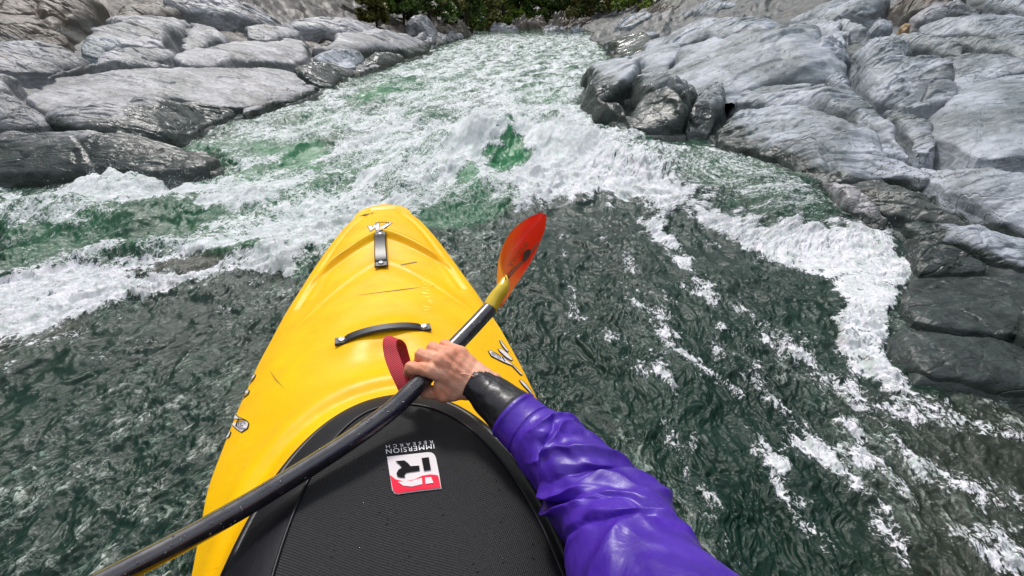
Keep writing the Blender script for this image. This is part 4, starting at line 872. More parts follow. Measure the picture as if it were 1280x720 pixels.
def skirt(kbv):
    base = tuple(world(SMID, 0, .4)); root = empty('spray_skirt', base); tag(root, 'black neoprene spray skirt stretched over the kayak cockpit with a white and red badge', 'spray skirt')
    bpy.context.view_layer.update()
    b3 = np.array(base)
    t = NT('black_twill'); p = t.pos(); ang_ = math.atan2(BN[1], BN[0])
    q = t.mapv(p, (1, 1, 1), (0, 0, -ang_+.55)); w = t.n('ShaderNodeTexWave', wave_type='BANDS', bands_direction='Y'); t.l(q, w.inputs[0]); w.inputs['Scale'].default_value = 95; w.inputs['Distortion'].default_value = .6; w.inputs['Detail'].default_value = 2; w.inputs['Detail Scale'].default_value = 3
    w2 = t.n('ShaderNodeTexWave', wave_type='BANDS', bands_direction='X'); t.l(q, w2.inputs[0]); w2.inputs['Scale'].default_value = 130; w2.inputs['Distortion'].default_value = .8
    hh = t.math('ADD', w.outputs['Fac'], t.math('MULTIPLY', w2.outputs['Fac'], .45)); hh = t.math('ADD', hh, t.math('MULTIPLY', t.noise(p, 500, 2, .7), .8))
    tw = t.set(col=t.mix(t.ramp(hh, .5, 1.9), (.004, .004, .005), (.017, .017, .020)), rough=.5, spec=.3, normal=t.bump(hh, .45, .0015))
    nb = mat_simple('smooth_neoprene', (.007, .0065, .010), .40, .3, 40, .25, .003)
    outl = cock(); inn = cock(inset=.012, lft=.30, rgt=.05, front=.05); cen = np.array([SMID, 0.0])
    def radial(a, b, k, prof=lambda t: t):
        V = []
        for i in range(k):
            w_ = prof(i/(k-1)); q = a*(1-w_)+b*w_; s, v = q[:, 0], q[:, 1]; V.append(world(s, v, zsk(s, v)))
        return np.array(V).reshape(-1, 3)
    k = 70; cc = cen[None]+(inn-cen)*.01
    panel = mesh('fabric_panel', radial(cc, inn, k)-b3, grid_faces(k, 160, True), tw, root)
    bd = mesh('rubber_border', radial(inn, outl, 24)-b3, grid_faces(24, 160, True), nb, root)
    # raised edge that grips the cockpit rim, and the seam between border and panel
    e = world(outl[:, 0], outl[:, 1], zsk(outl[:, 0], outl[:, 1])-.004); e = np.vstack([e, e[:1]])
    V, Fc = tube_mesh(e, .009, 12); mesh('rim_cord', V-b3, Fc, nb, root)
    e = world(inn[:, 0], inn[:, 1], zsk(inn[:, 0], inn[:, 1])+.001); e = np.vstack([e, e[:1]])
    V, Fc = tube_mesh(e, .0026, 8); mesh('seam', V-b3, Fc, nb, root)
    # waist tunnel behind the panel
    V = []
    for i in range(20):
        zz = i/19
        a = np.linspace(0, 2*math.pi, 64, endpoint=False); V.append(world(SMID+.40-np.cos(a)*(.135-.02*zz), np.sin(a)*(.185-.02*zz), .52+.16*zz+.004*np.sin(i*1.9)+.004*np.sin(a*5+i)))
    mesh('waist_tunnel', np.array(V).reshape(-1, 3)-b3, grid_faces(20, 64, True), nb, root)
    bpy.context.view_layer.update(); bv = bvh_of([panel])
    c = lambda pts: [(460+x/7.2, 530+y/7.2) for x, y in pts]; bs = Vector(base)
    wt = mat_simple('badge_white', (.72, .66, .66), .6, .2); rd = mat_simple('badge_red', (.80, .015, .05), .6, .15); bk = mat_simple('badge_black', (.006, .006, .007), .7, .1)
    bdg = decal('badge', bv, c([(172, 298), (380, 276), (540, 258), (575, 262), (598, 280), (612, 310), (640, 450), (662, 588), (450, 612), (270, 638), (240, 630), (218, 600), (195, 450)]), wt, root, .0012, bs)
    decal('badge_red_wave', bv, c([(200, 468), (250, 508), (330, 528), (420, 510), (490, 476), (560, 464), (620, 470), (634, 480), (657, 582), (450, 607), (272, 632), (244, 624), (225, 600)]), rd, bdg, .0030, bs)
    decal('badge_mark', bv, c([(272, 536), (390, 528), (488, 500), (493, 556), (400, 578), (320, 570)]), wt, bdg, .0044, bs); decal('badge_mark', bv, c([(516, 498), (570, 494), (592, 545), (522, 556)]), wt, bdg, .0044, bs)
    decal('badge_mark', bv, c([(483, 318), (548, 310), (568, 422), (505, 432)]), bk, bdg, .0032, bs)
    decal('badge_mark', bv, c([(248, 345), (328, 338), (360, 362), (385, 390), (462, 385), (468, 430), (350, 448), (328, 470), (338, 492), (300, 492), (266, 482), (258, 455), (275, 422), (305, 405), (290, 380)]), bk, bdg, .0032, bs)
    lt = mat_simple('print_white', (.75, .75, .77), .4)
    text_decal('lettering', 'IMMERSION', bv, c([(600, 186)])[0], np.array([-438, 50])/7.2, np.array([5, 42])/7.2, lt, root, .0022, bs, 1.12, .0)
    text_decal('lettering', 'RESEARCH', bv, c([(586, 150)])[0], np.array([-424, 46])/7.2, np.array([3, 27])/7.2, lt, root, .0012, bs, 1.75, .004)
    beads('water_beads', bv, [(480, 520), (400, 640), (380, 719), (690, 719), (620, 600), (560, 520)], 160, panel, bs, .0019, seed=3)
    # red grab loop at the front of the skirt
    red = NT('red_webbing'); p = red.pos(); w = red.n('ShaderNodeTexWave', wave_type='BANDS', bands_direction='DIAGONAL'); red.l(p, w.inputs[0]); w.inputs['Scale'].default_value = 120
    rm = red.set(col=red.mix(w.outputs['Fac'], (.34, .005, .015), (.66, .02, .045)), rough=.6, normal=red.bump(w.outputs['Fac'], .8, .001))
    pth = smooth_path([D(508, 492, .862), D(503, 478, .868), D(496, 462, .880), D(489, 443, .900), D(487, 430, .912), D(489, 424, .922), D(494, 423, .935), D(500, 430, .945), D(504, 446, .945), D(507, 462, .935), D(511, 478, .915)], 80)
    n = len(pth); V = []; side = np.array([BN[0], BN[1], 0])*.55+np.array([-BD[0], -BD[1], 0])*.5; side /= np.linalg.norm(side); T = np.gradient(pth, axis=0); T /= np.linalg.norm(T, axis=1)[:, None]
    for i in range(n):
        sd = side-T[i]*(side@T[i]); sd /= np.linalg.norm(sd); nn = np.cross(T[i], sd); wd = .0165
        for x_, z_ in ((-1, -1), (-1, 1), (1, 1), (1, -1)): V.append(pth[i]+sd*wd*x_*.8+nn*.0013*z_-b3)
    mesh('grab_loop', V, [tuple(f) for f in grid_faces(n, 4, True)], rm, root, smooth=False)
    pth2 = pth-np.gradient(pth, axis=0)*0; V = []
    return root, bv

SHAFT_PX = [(612, 386, .975), (587, 413, .93), (560, 441, .89), (535, 468, .85), (515, 488, .828), (490, 512, .808), (450, 542, .780), (400, 575, .748), (350, 606, .718), (300, 636, .690), (230, 675, .652), (140, 722, .605)]
def shaft_path():
    pts = [D(*p) for p in SHAFT_PX]; d = (pts[-1]-pts[-2]); d /= np.linalg.norm(d)
    return smooth_path(pts+[pts[-1]+d*.12, pts[-1]+d*.30, pts[-1]+d*.42], 200)
def blade_mesh(Lc, Rc, nrm_sign=1, n=48, m=24, th=.0035):
    """solid curved blade from left and right edge points"""
    Lc = smooth_path(Lc, n); Rc = smooth_path(Rc, n); n = len(Lc); G = np.zeros((n, m, 3)); mid = (Lc+Rc)/2
    ax = mid[-1]-mid[0]; ax /= np.linalg.norm(ax); wdir = (Rc-Lc)[n//2]; wdir /= np.linalg.norm(wdir); nr = np.cross(ax, wdir); nr /= np.linalg.norm(nr)
    if nr@(CAM-mid[n//2]) < 0: nr = -nr
    tt = np.linspace(0, 1, m)
    for i in range(n):
        q = Lc[i][None]*(1-tt[:, None])+Rc[i][None]*tt[:, None]
        wl = np.linalg.norm(Rc[i]-Lc[i]); G[i] = q-nr*(wl*.16*(1-(2*tt-1)**2)[:, None])-nr*.02*math.sin(math.pi*i/(n-1))
    edge = (1-np.abs(2*tt-1)**6)[None, :, None]*np.clip(1-(np.linspace(0, 1, n)**14), 0, 1)[:, None, None]
    top = G+nr*th*edge; bot = G-nr*th*edge-nr*.0006
    V = np.concatenate([top.reshape(-1, 3), bot.reshape(-1, 3)]); f = grid_faces(n, m); k = n*m; Fc = [tuple(x) for x in f]+[tuple(x[::-1]+k) for x in f]
    bd = [(i, 0) for i in range(n)]+[(n-1, j) for j in range(1, m)]+[(i, m-1) for i in range(n-2, -1, -1)]+[(0, j) for j in range(m-2, 0, -1)]
    ids = [i*m+j for i, j in bd]
    for a_, b_ in zip(ids, ids[1:]+ids[:1]): Fc.append((a_, a_+k, b_+k, b_))
    return V, Fc, nr
def paddle():
    base = D(550, 452, .87); root = empty('kayak_paddle', base); tag(root, 'black shafted bent paddle with a translucent orange red blade held across the kayak', 'paddle')
    bpy.context.view_layer.update(); bs = Vector(base)
    t = NT('carbon_shaft'); p = t.pos(); sm = t.set(col=t.mix(t.ramp(t.noise(p, 30, 4, .6), .3, .7), (.008, .007, .010), (.016, .014, .020)), rough=t.ramp(t.noise(p, 60, 3, .6), .3, .7, .22, .40), spec=.8, coat=.8, coat_r=.12)
    pth = shaft_path(); V, Fc = tube_mesh(pth, .0152, 40); sh = mesh('shaft', V-base, Fc, sm, root)
    # beads of river water on the shaft
    r = random.Random(8); DV, DF = [], []; wt = NT('water_bead'); wm = wt.set(col=(.03, .03, .04), rough=.03, spec=1.0, coat=1.0, coat_r=.02)
    T = np.gradient(pth, axis=0); T /= np.linalg.norm(T, axis=1)[:, None]
    for i in range(150):
        k = r.randrange(4, len(pth)-2); tdir = T[k]; toc = CAM-pth[k]; toc -= tdir*(toc@tdir); toc /= np.linalg.norm(toc); w_ = np.cross(tdir, toc); a = r.gauss(0, .7); nn = toc*math.cos(a)+w_*math.sin(a)
        c0 = pth[k]+nn*.0150-base+tdir*r.uniform(-.003, .003); rr = r.uniform(.0006, .0018); b0 = len(DV); u1 = tdir; u2 = np.cross(nn, u1)
        for la, zz in ((1, 0), (.85, .45), (.45, .8)):
            for j in range(8): DV.append(c0+rr*(la*(math.cos(j*.785)*u1+math.sin(j*.785)*u2)+zz*nn*.8))
        DV.append(c0+rr*nn*.75); DF += [tuple(b0+x for x in f) for f in grid_faces(3, 8, True)]+[(b0+16+j, b0+16+(j+1) % 8, b0+24) for j in range(8)]
    tag(mesh('water_beads', DV, DF, wm, sh), kind='stuff')
    # yellow line printed along the lower side of the shaft
    ym = mat_simple('thin_yellow_line', (.55, .42, .03), .4); V = []
    seg = pth[int(len(pth)*.42):int(len(pth)*.80)]; Ts = np.gradient(seg, axis=0); Ts /= np.linalg.norm(Ts, axis=1)[:, None]
    for i in range(len(seg)):
        toc = CAM-seg[i]; toc -= Ts[i]*(toc@Ts[i]); toc /= np.linalg.norm(toc); w_ = np.cross(Ts[i], toc); w_ = w_ if (w_@np.array([-.6, .8, .3])) > 0 else -w_
        for a in (1.05, 1.11): V.append(seg[i]+(toc*math.cos(a)+w_*math.sin(a))*.01535-base)
    mesh('printed_line', V, [tuple(x) for x in grid_faces(len(seg), 2)], ym, sh)
    bp = lambda x, y: (590+x/4.8, 250+y/4.8)
    Lr = [(206, 470), (203, 400), (214, 325), (242, 248), (286, 174), (340, 120), (388, 88), (424, 73)]; Rr = [(178, 645), (236, 585), (308, 492), (368, 412), (410, 340), (440, 250), (456, 170), (448, 88)]
    dl = np.linspace(.99, 1.33, 8); dr = np.linspace(1.00, 1.35, 8)+np.array([0, .05, .085, .10, .10, .08, .05, .01])
    Lc = [D(*bp(*q), z) for q, z in zip(Lr, dl)]; Rc = [D(*bp(*q), z) for q, z in zip(Rr, dr)]
    t = NT('blade_fibreglass'); p = t.pos()
    sep = t.n('ShaderNodeVectorMath', operation='DOT_PRODUCT'); t.l(t.n('ShaderNodeTexCoord').outputs['Object'], sep.inputs[0])
    axis = (Rc[4]-Lc[4]); axis /= np.linalg.norm(axis); sep.inputs[1].default_value = tuple(axis); off = float((((Lc[4]+Rc[4])/2-base)@axis))
    ax2 = (Lc[6]-Lc[1]); ax2 /= np.linalg.norm(ax2); sp2 = t.n('ShaderNodeVectorMath', operation='DOT_PRODUCT'); t.l(t.n('ShaderNodeTexCoord').outputs['Object'], sp2.inputs[0]); sp2.inputs[1].default_value = tuple(ax2)
    o1 = float((Lc[0]-base)@ax2); o2 = float((Lc[-1]-base)@ax2)
    k = t.math('ADD', t.ramp(sep.outputs['Value'], off-.06, off+.06, 0, .75), t.ramp(sp2.outputs['Value'], o1, o2, -.15, .65, False)); fib = t.noise(p, 60, 4, .6)
    k = t.math('ADD', k, t.math('MULTIPLY', t.math('SUBTRACT', fib, .5), .25), clamp=True)
    bm = t.set(col=t.mix(k, (1.0, .42, .015), (1.0, .075, .010)), rough=.3, spec=.5, coat=.3, coat_r=.1, normal=t.bump(fib, .12, .002)); t.b.inputs['Coat Weight'].default_value = .15
    tr = t.n('ShaderNodeBsdfTranslucent'); t.l(t.mix(k, (1.0, .42, .015), (1.0, .075, .010)), tr.inputs[0]); ms = t.n('ShaderNodeMixShader'); ms.inputs[0].default_value = .5
    t.l(t.b.outputs[0], ms.inputs[1]); t.l(tr.outputs[0], ms.inputs[2]); t.l(ms.outputs[0], t.out.inputs[0])
    V, Fc, nr = blade_mesh(Lc, Rc); bl = mesh('blade', V-base, Fc, bm, root)
    bpy.context.view_layer.update(); bv = bvh_of([bl])
    # neck that runs from the shaft into the blade, and the raised spine
    nk = NT('neck_yellow'); nm = nk.set(col=nk.mix(nk.ramp(nk.noise(nk.pos(), 25, 4, .6), .3, .7), (.62, .42, .008), (.80, .55, .02)), rough=.25, coat=.3)
    pn = smooth_path([D(612.5, 385.5, .975), D(*bp(140, 590), .985), D(*bp(180, 535), .992), D(*bp(196, 490), 1.0), D(*bp(206, 452), 1.01)], 40)
    rd = np.interp(np.linspace(0, 1, len(pn)), [0, .25, .55, .8, 1], [.0150, .0145, .0130, .0080, .0018]); V, Fc = tube_mesh(pn, rd, 24); mesh('blade_neck', V-base, Fc, nm, root)
    ps = [np.array(cast(bv, *bp(*q), .0)) for q in [(212, 462), (245, 425), (290, 378), (335, 330), (375, 285), (400, 255)]]; ps = smooth_path(ps, 40)
    rd = np.interp(np.linspace(0, 1, len(ps)), [0, .2, .7, 1], [.0048, .0046, .0038, .0015]); V, Fc = tube_mesh(ps, rd, 16)
    mesh('spine', V-base, Fc, mat_simple('spine_brown', (.30, .07, .012), .3, .5, 40, .2), root)
    ink = mat_simple('blade_print', (.42, .10, .008), .4)
    text_decal('lettering', 'WERNER', bv, bp(320, 240), np.array([-108, 150])/4.8, np.array([26, 22])/4.8, ink, bl, .0012, bs, 1.1)
    ringp = []; 
    for cx_, cy_, rr in ((318, 330, 26), (312, 350, 18)):
        o_ = [(cx_+rr*math.cos(a)*.8, cy_+rr*math.sin(a)) for a in np.linspace(0, 2*math.pi, 18)[:-1]]+[(cx_+rr*.65*math.cos(a)*.8, cy_+rr*.65*math.sin(a)) for a in np.linspace(0, -2*math.pi, 18)[:-1]]
    mark = mat_simple('blade_mark', (.05, .02, .01), .4)
    decal('blade_mark', bv, [bp(*q) for q in [(300, 318), (322, 298), (342, 300), (340, 335), (318, 368), (298, 380), (294, 345)]], mark, bl, .0062, bs, 2)
    # the other blade, beyond the left hand
    e = pth[-1]; d = pth[-1]-pth[-6]; d /= np.linalg.norm(d); sd = np.cross(d, (0.3, .5, .8)); sd /= np.linalg.norm(sd)
    ws = [.015, .05, .085, .10, .10, .09, .065, .02]; Lc2 = [e+d*(.03+.062*i)+sd*w_ for i, w_ in enumerate(ws)]; Rc2 = [e+d*(.03+.058*i)-sd*w_ for i, w_ in enumerate(ws)]
    V, Fc, _n = blade_mesh(Lc2, Rc2); mesh('blade', V-base, Fc, bm, root)
    V, Fc = tube_mesh([e-d*.01, e+d*.05, e+d*.11], [.0150, .013, .004], 20); mesh('blade_neck', V-base, Fc, nm, root)

def beads(name, bv, poly, n, parent, base, rmax=.0024, seed=1):
    r = random.Random(seed); p_ = np.array(poly, float); lo, hi = p_.min(0), p_.max(0); V, Fc = [], []; wm = bpy.data.materials.get('clear_bead') or NT('clear_bead').set(col=(1, 1, 1), rough=.02, ior=1.33, trans=1.0)
    k = 0
    while k < n:
        x, y = r.uniform(lo[0], hi[0]), r.uniform(lo[1], hi[1])
        if polysd(np.array([x]), np.array([y]), p_)[0] < 0: continue
        k += 1; d = Vector(ray(x, y)).normalized(); h = bv.ray_cast(Vector(CAM), d)
        if h[0] is None: continue
        nn = h[1] if h[1].dot(d) < 0 else -h[1]; rr = rmax*(.25+.75*r.random()**3); u1 = nn.orthogonal().normalized(); u2 = nn.cross(u1); st = r.uniform(1, 1.5); b0 = len(V); c0 = h[0]-Vector(base)
        for la, zz in ((1, -.05), (.85, .40), (.45, .62)):
            for j in range(8): V.append(c0+rr*(la*(st*math.cos(j*.785)*u1+math.sin(j*.785)*u2)+zz*nn))
        V.append(c0+rr*nn*.68); Fc += [tuple(b0+q for q in f) for f in grid_faces(3, 8, True)]+[(b0+16+j, b0+16+(j+1) % 8, b0+24) for j in range(8)]
    tag(mesh(name, V, Fc, wm, parent), kind='stuff')
# ------------------------------------------------------------------ the paddler
def surface_nets(fn, lo, hi, vox):
    ax = [np.arange(lo[i], hi[i]+vox, vox) for i in range(3)]; X, Y, Z = np.meshgrid(*ax, indexing='ij'); S = fn(X, Y, Z); inn = S < 0
    nx, ny, nz = S.shape; c = np.zeros((nx-1, ny-1, nz-1), int)
    for i in (0, 1):
        for j in (0, 1):
            for k in (0, 1): c += inn[i:nx-1+i, j:ny-1+j, k:nz-1+k]
    act = (c > 0) & (c < 8); idx = -np.ones(act.shape, int); ii = np.argwhere(act); idx[act] = np.arange(len(ii))
    acc = np.zeros((len(ii), 3)); cnt = np.zeros(len(ii)); E8 = [(0, 0, 0), (1, 0, 0), (0, 1, 0), (0, 0, 1), (1, 1, 0), (1, 0, 1), (0, 1, 1), (1, 1, 1)]
    for a in E8:
        for dd in range(3):
            if a[dd] == 0:
                b = list(a); b[dd] = 1; sa = S[ii[:, 0]+a[0], ii[:, 1]+a[1], ii[:, 2]+a[2]]; sb = S[ii[:, 0]+b[0], ii[:, 1]+b[1], ii[:, 2]+b[2]]
                m = (sa < 0) != (sb < 0); t = np.where(m, sa/(sa-sb+1e-15), 0); p = np.array(a, float)[None]+0*acc; p[:, dd] += t; acc += np.where(m[:, None], p, 0); cnt += m
    V = (ii+acc/cnt[:, None])*vox+np.array(lo); Fc = []
    for dd in range(3):
        o1, o2 = [(1, 2), (2, 0), (0, 1)][dd]; sl0 = [slice(1, None)]*3; A = inn; sh = [0, 0, 0]; sh[dd] = 1
        n_ = [nx, ny, nz]; r0 = tuple(slice(1, n_[q]-1) if q != dd else slice(0, n_[q]-1) for q in range(3)); r1 = tuple(slice(1, n_[q]-1) if q != dd else slice(1, n_[q]) for q in range(3))
        a = A[r0]; b = A[r1]; ch = np.argwhere(a != b); off = np.array([1 if q != dd else 0 for q in range(3)]); pos = ch+off; s_ = a[tuple(ch.T)]
        def g(d1, d2):
            q = pos.copy(); q[:, o1] -= d1; q[:, o2] -= d2; return idx[tuple(q.T)]
        f = np.stack([g(0, 0), g(1, 0), g(1, 1), g(0, 1)], 1); f = np.where(s_[:, None], f, f[:, ::-1]); Fc.append(f[(f >= 0).all(1)])
    return V, np.concatenate(Fc)
def smin(a, b, k): h = np.clip(.5+.5*(b-a)/k, 0, 1); return b+(a-b)*h-k*h*(1-h)
def cone(X, Y, Z, a, b, ra, rb):
    a = np.asarray(a); b = np.asarray(b); d = b-a; L = d@d; t = np.clip(((X-a[0])*d[0]+(Y-a[1])*d[1]+(Z-a[2])*d[2])/L, 0, 1)
    return np.sqrt((X-a[0]-t*d[0])**2+(Y-a[1]-t*d[1])**2+(Z-a[2]-t*d[2])**2)-(ra+(rb-ra)*t)
def hand_geometry():
    # joints as (pixel, pixel, depth); the shaft runs under the palm
    W0 = D(612, 484, .835); W1 = D(598, 478, .832)
    mcp = [D(541, 463, .824), D(551, 451, .827), D(563, 443, .835), D(575, 441, .846)]
    pip = [D(514, 460, .845), D(527, 444, .853), D(541, 435, .863), D(556, 431, .874)]
    dip = [D(511, 466, .875), D(524, 452, .884), D(538, 442, .893), D(552, 437, .900)]
    tip = [D(521, 478, .888), D(534, 465, .897), D(547, 454, .906), D(560, 447, .912)]
    rr = [(.0135, .0108, .0090, .0078), (.0135, .0108, .0090, .0078), (.0128, .0102, .0086, .0075), (.0118, .0090, .0076, .0068)]
    tc = D(583, 486, .842); tm = D(556, 491, .846); ti = D(534, 490, .860); tt = D(520, 484, .880)
    P = dict(W0=W0, W1=W1, mcp=mcp, pip=pip, dip=dip, tip=tip, rr=rr, th=(tc, tm, ti, tt)); return P
def hand_sdf(P):
    def fn(X, Y, Z):
        n3 = .0006*np.sin(X*310+Y*170)*np.sin(Y*260+Z*210)
        s = cone(X, Y, Z, P['W0'], P['W1'], .0270, .0262)
        W1 = P['W1']
        for i in range(4):
            m = P['mcp'][i]; a = W1*.86+m*.14+(m-P['mcp'][1])*.25
            s = smin(s, cone(X, Y, Z, a, m*.97+a*.03, .0165, P['rr'][i][0]), .010)
        # palm volume under the metacarpals
        dn = (np.array(P['dip'][1])-np.array(P['mcp'][1])); 
        pc = (W1+P['mcp'][1]+P['mcp'][2])/3
        s = smin(s, cone(X, Y, Z, W1*.6+pc*.4+(0, .004, -.008), (P['mcp'][1]+P['mcp'][2])/2+(0.002, .0, -.006), .020, .014), .010)
        s = smin(s, cone(X, Y, Z, W1*.55+np.array(P['th'][0])*.45, (np.array(P['mcp'][0])+np.array(P['th'][1]))/2+(.004, .0, -.006), .020, .013), .012)
        for i in range(4):
            r = P['rr'][i]; f = cone(X, Y, Z, P['mcp'][i], P['pip'][i], r[0]*.93, r[1]); f = smin(f, cone(X, Y, Z, P['pip'][i], P['dip'][i], r[1], r[2]), .003); f = smin(f, cone(X, Y, Z, P['dip'][i], P['tip'][i], r[2], r[3]), .002)
            pk = np.array(P['pip'][i]); up = (CAM-pk)/np.linalg.norm(CAM-pk); f = smin(f, cone(X, Y, Z, pk+up*.0015, pk+up*.002, r[1]*.93, r[1]*.93), .004)
            s = smin(s, f, .0045)
            mk = np.array(P['mcp'][i]); up = (CAM-mk)/np.linalg.norm(CAM-mk); s = smin(s, cone(X, Y, Z, mk+up*.0035, mk+up*.0036, r[0]*.80, r[0]*.80), .006)       # knuckle
            a = W1*.75+mk*.25+up*.013; s = smin(s, cone(X, Y, Z, a, mk+up*.009, .0022, .0030), .007)         # tendon
        tc, tm, ti, tt = P['th']
        t = cone(X, Y, Z, tc, tm, .0175, .0165); t = smin(t, cone(X, Y, Z, tm, ti, .0140, .0118), .004); t = smin(t, cone(X, Y, Z, ti, tt, .0115, .0095), .003)
        s = smin(s, t, .012)
        # a vein on the back of the hand
        a, b, c_ = D(592, 470, .805), D(572, 466, .804), D(560, 452, .806); 
        s = smin(s, np.minimum(cone(X, Y, Z, a, b, .0012, .0012), cone(X, Y, Z, b, c_, .0012, .001)), .005)
        return s+n3
    return fn
def paddler():
    base = world(SMID+.40, 0, .1); root = empty('person', base); tag(root, 'paddler in purple dry top and black cuffs gripping the paddle shaft bare handed', 'person')
    bpy.context.view_layer.update()
    P = hand_geometry(); allp = np.array([P['W0'], P['W1'], *P['mcp'], *P['pip'], *P['dip'], *P['tip'], *P['th']]); lo = allp.min(0)-.035; hi = allp.max(0)+.035
    V, Fc = surface_nets(hand_sdf(P), lo, hi, .0013)
    t = NT('skin'); p = t.pos(); n = t.noise(p, 22, 4, .6); n2 = t.noise(p, 80, 4, .6)
    c = t.mix(t.ramp(n, .35, .68), (.74, .30, .175), (.90, .50, .34)); 
    kd = None
    for k_ in P['mcp']+P['pip'][:3]+[P['th'][1]]:
        dv = t.n('ShaderNodeVectorMath', operation='DISTANCE'); t.l(p, dv.inputs[0]); dv.inputs[1].default_value = tuple(k_); r_ = t.ramp(dv.outputs['Value'], .010, .022, 1, 0); kd = r_ if kd is None else t.math('MAXIMUM', kd, r_)
    c = t.mix(t.math('MULTIPLY', kd, .45), c, (.84, .32, .20)); c = t.mix(t.math('MULTIPLY', t.ramp(n2, .55, .75), .25), c, (.62, .24, .14))
    wr = t.vor(t.mapv(p, (1, 1.5, 1)), 260, 'DISTANCE_TO_EDGE'); hgt = t.math('ADD', t.math('MULTIPLY', t.ramp(wr, 0, .25), .5), t.math('MULTIPLY', t.noise(p, 140, 4, .7), .8)); hgt = t.math('ADD', hgt, t.math('MULTIPLY', n2, .9))
    sk = t.set(col=c, rough=.42, spec=.4, sss=.12, normal=t.bump(hgt, .42, .0018)); t.b.inputs['Subsurface Radius'].default_value = (.012, .004, .002); t.b.inputs['Subsurface Scale'].default_value = .4
    # arms and trunk inside the clothing belong to the same body
    sh = np.array(world(SMID+.36, .19, .80)); shl = np.array(world(SMID+.36, -.19, .80)); W0 = P['W0']
    pth = shaft_path(); dl = pth[-1]-pth[-8]; dl /= np.linalg.norm(dl); gl = pth[-1]-dl*.22
    elbow = D(790, 655, .63)
    # left hand: mirror the right hand's grip across the shaft's own frame
    G = D(545, 460, .860); ta = shaft_path(); k = int(np.argmin(np.linalg.norm(ta-G, axis=1))); G = ta[k]; tr = ta[k-3]-ta[k+3]; tr /= np.linalg.norm(tr)
    wv = W0-G; w1 = wv-tr*(wv@tr); w1 /= np.linalg.norm(w1); u1 = np.cross(tr, w1)
    tl = dl; lw = np.array([-.35, -.55, .25]); lw = lw-tl*(lw@tl); lw /= np.linalg.norm(lw); ul = -np.cross(tl, lw)
    Rm = np.stack([tl, lw, ul], 1)@np.stack([tr, w1, u1], 0)
    VL = (V-G)@Rm.T+gl; W0L = (W0-G)@Rm.T+gl
    def arm(a, b, c_, r0, r1, r2, r3):
        q = smooth_path([a, b, c_], 30); return tube_mesh(q, np.interp(np.linspace(0, 1, len(q)), [0, .25, .5, 1], [r0, r1, r2, r3]), 24)
    elL = W0L+(np.array([-.42, -.15, .55])-W0L)*.5+np.array([-.10, -.08, -.10])
    tb, tf = tube_mesh([base+(0, 0, -.02), base+(0, 0, .2), base+(0, 0, .45), base+(0, 0, .66), base+(0, -.01, .73)], [.15, .15, .17, .15, .06], 32, flat=.68, up=BD.tolist()+[0])
    parts = [(V, [tuple(f) for f in Fc]), (VL, [tuple(f[::-1]) for f in Fc]), tube_mesh(smooth_path([W0, D(630, 509, .803), D(690, 562, .75), D(750, 632, .672), D(780, 682, .61), D(812, 745, .53), (.205, .06, .66), sh], 60), .024, 20), arm(W0L, elL, shl, .023, .026, .030, .035), (tb, tf)]
    AV, AF = [], []
    for v, f in parts: b = sum(len(q) for q in AV); AV.append(np.asarray(v)); AF += [tuple(int(i)+b for i in x) for x in f]
    mesh('body', np.concatenate(AV)-base, AF, sk, root)
    # cuff: stretched latex from the wrist into the sleeve
    cm = mat_simple('black_latex', (.014, .013, .016), .36, .5, 18, .35, .006)
    def loft(path, rads, k, fn=None, n=120, flat=.92):
        q = smooth_path(path, n); r = np.interp(np.linspace(0, 1, len(q)), np.linspace(0, 1, len(rads)), rads); v, f = tube_mesh(q, r, k, cap=False, flat=flat); v = v.reshape(len(q), k, 3)
        if fn is not None:
            c_ = q[:, None]; d = v-c_; d /= np.linalg.norm(d, axis=2)[..., None]; L = np.concatenate([[0], np.cumsum(np.linalg.norm(np.diff(q, axis=0), axis=1))])[:, None]+np.zeros(k)[None]; th = np.linspace(0, 2*math.pi, k, endpoint=False)[None]+np.zeros(len(q))[:, None]
            v = v+d*fn(L, th)[..., None]
        return v.reshape(-1, 3), grid_faces(len(q), k, True)
    cn = lambda L, th: .0016*fbm(L*30+3, np.cos(th)*2+np.sin(th)*3, 3, 400)-.0015*np.exp(-((L-.002)/.003)**2)
    v, f = loft([D(590, 477, .830), D(600, 483, .826), D(613, 494, .818), D(638, 515, .795), D(656, 532, .780)], [.0290, .0305, .0350, .0415, .0420], 90, cn); mesh('cuff', v-base, f, cm, root)
    cw = lambda p_: None
    # sleeve: coated fabric with deep folds at the elbow
    t = NT('purple_coated_fabric'); p = t.pos(); n = t.noise(p, 9, 4, .6); pc = t.mix(t.ramp(n, .3, .7), (.046, .011, .27), (.080, .024, .40))
    bh = t.math('ADD', t.math('MULTIPLY', t.noise(p, 14, 4, .55, .8), 1.0), t.math('MULTIPLY', t.noise(p, 60, 3, .6), .12)); pm = t.set(col=pc, rough=t.ramp(t.noise(p, 20, 3, .6), .3, .7, .34, .48), spec=.35, coat=.12, coat_r=.3, normal=t.bump(bh, .3, .015))
    def folds(L, th):
        c_, s_ = np.cos(th), np.sin(th)
        x = L*9+.55*c_+.25*s_; y = th/6.2832*0+np.cos(th-.6)*1.1; d = .006*(ridged(x+.3*fbm(L*8, c_*1.2, 2, 412), y*.8+L*3, 1, 410)-.25)+.0015*fbm(L*22+s_, c_*2.2+L*8, 2, 415)
        def crease(l0, th0, slope, w, a, tw=1.1):
            dt = np.angle(np.exp(1j*(th-th0))); return a*1.1*np.exp(-np.abs((L-l0-1.5*slope*dt-.006*fbm(dt*2+l0*50, L*9, 2, 431))/(w*.85))**1.35)*np.exp(-(dt/tw)**2)
        d += sum(crease(*q) for q in CR)
        env = sst(.045, .075, L); d *= env
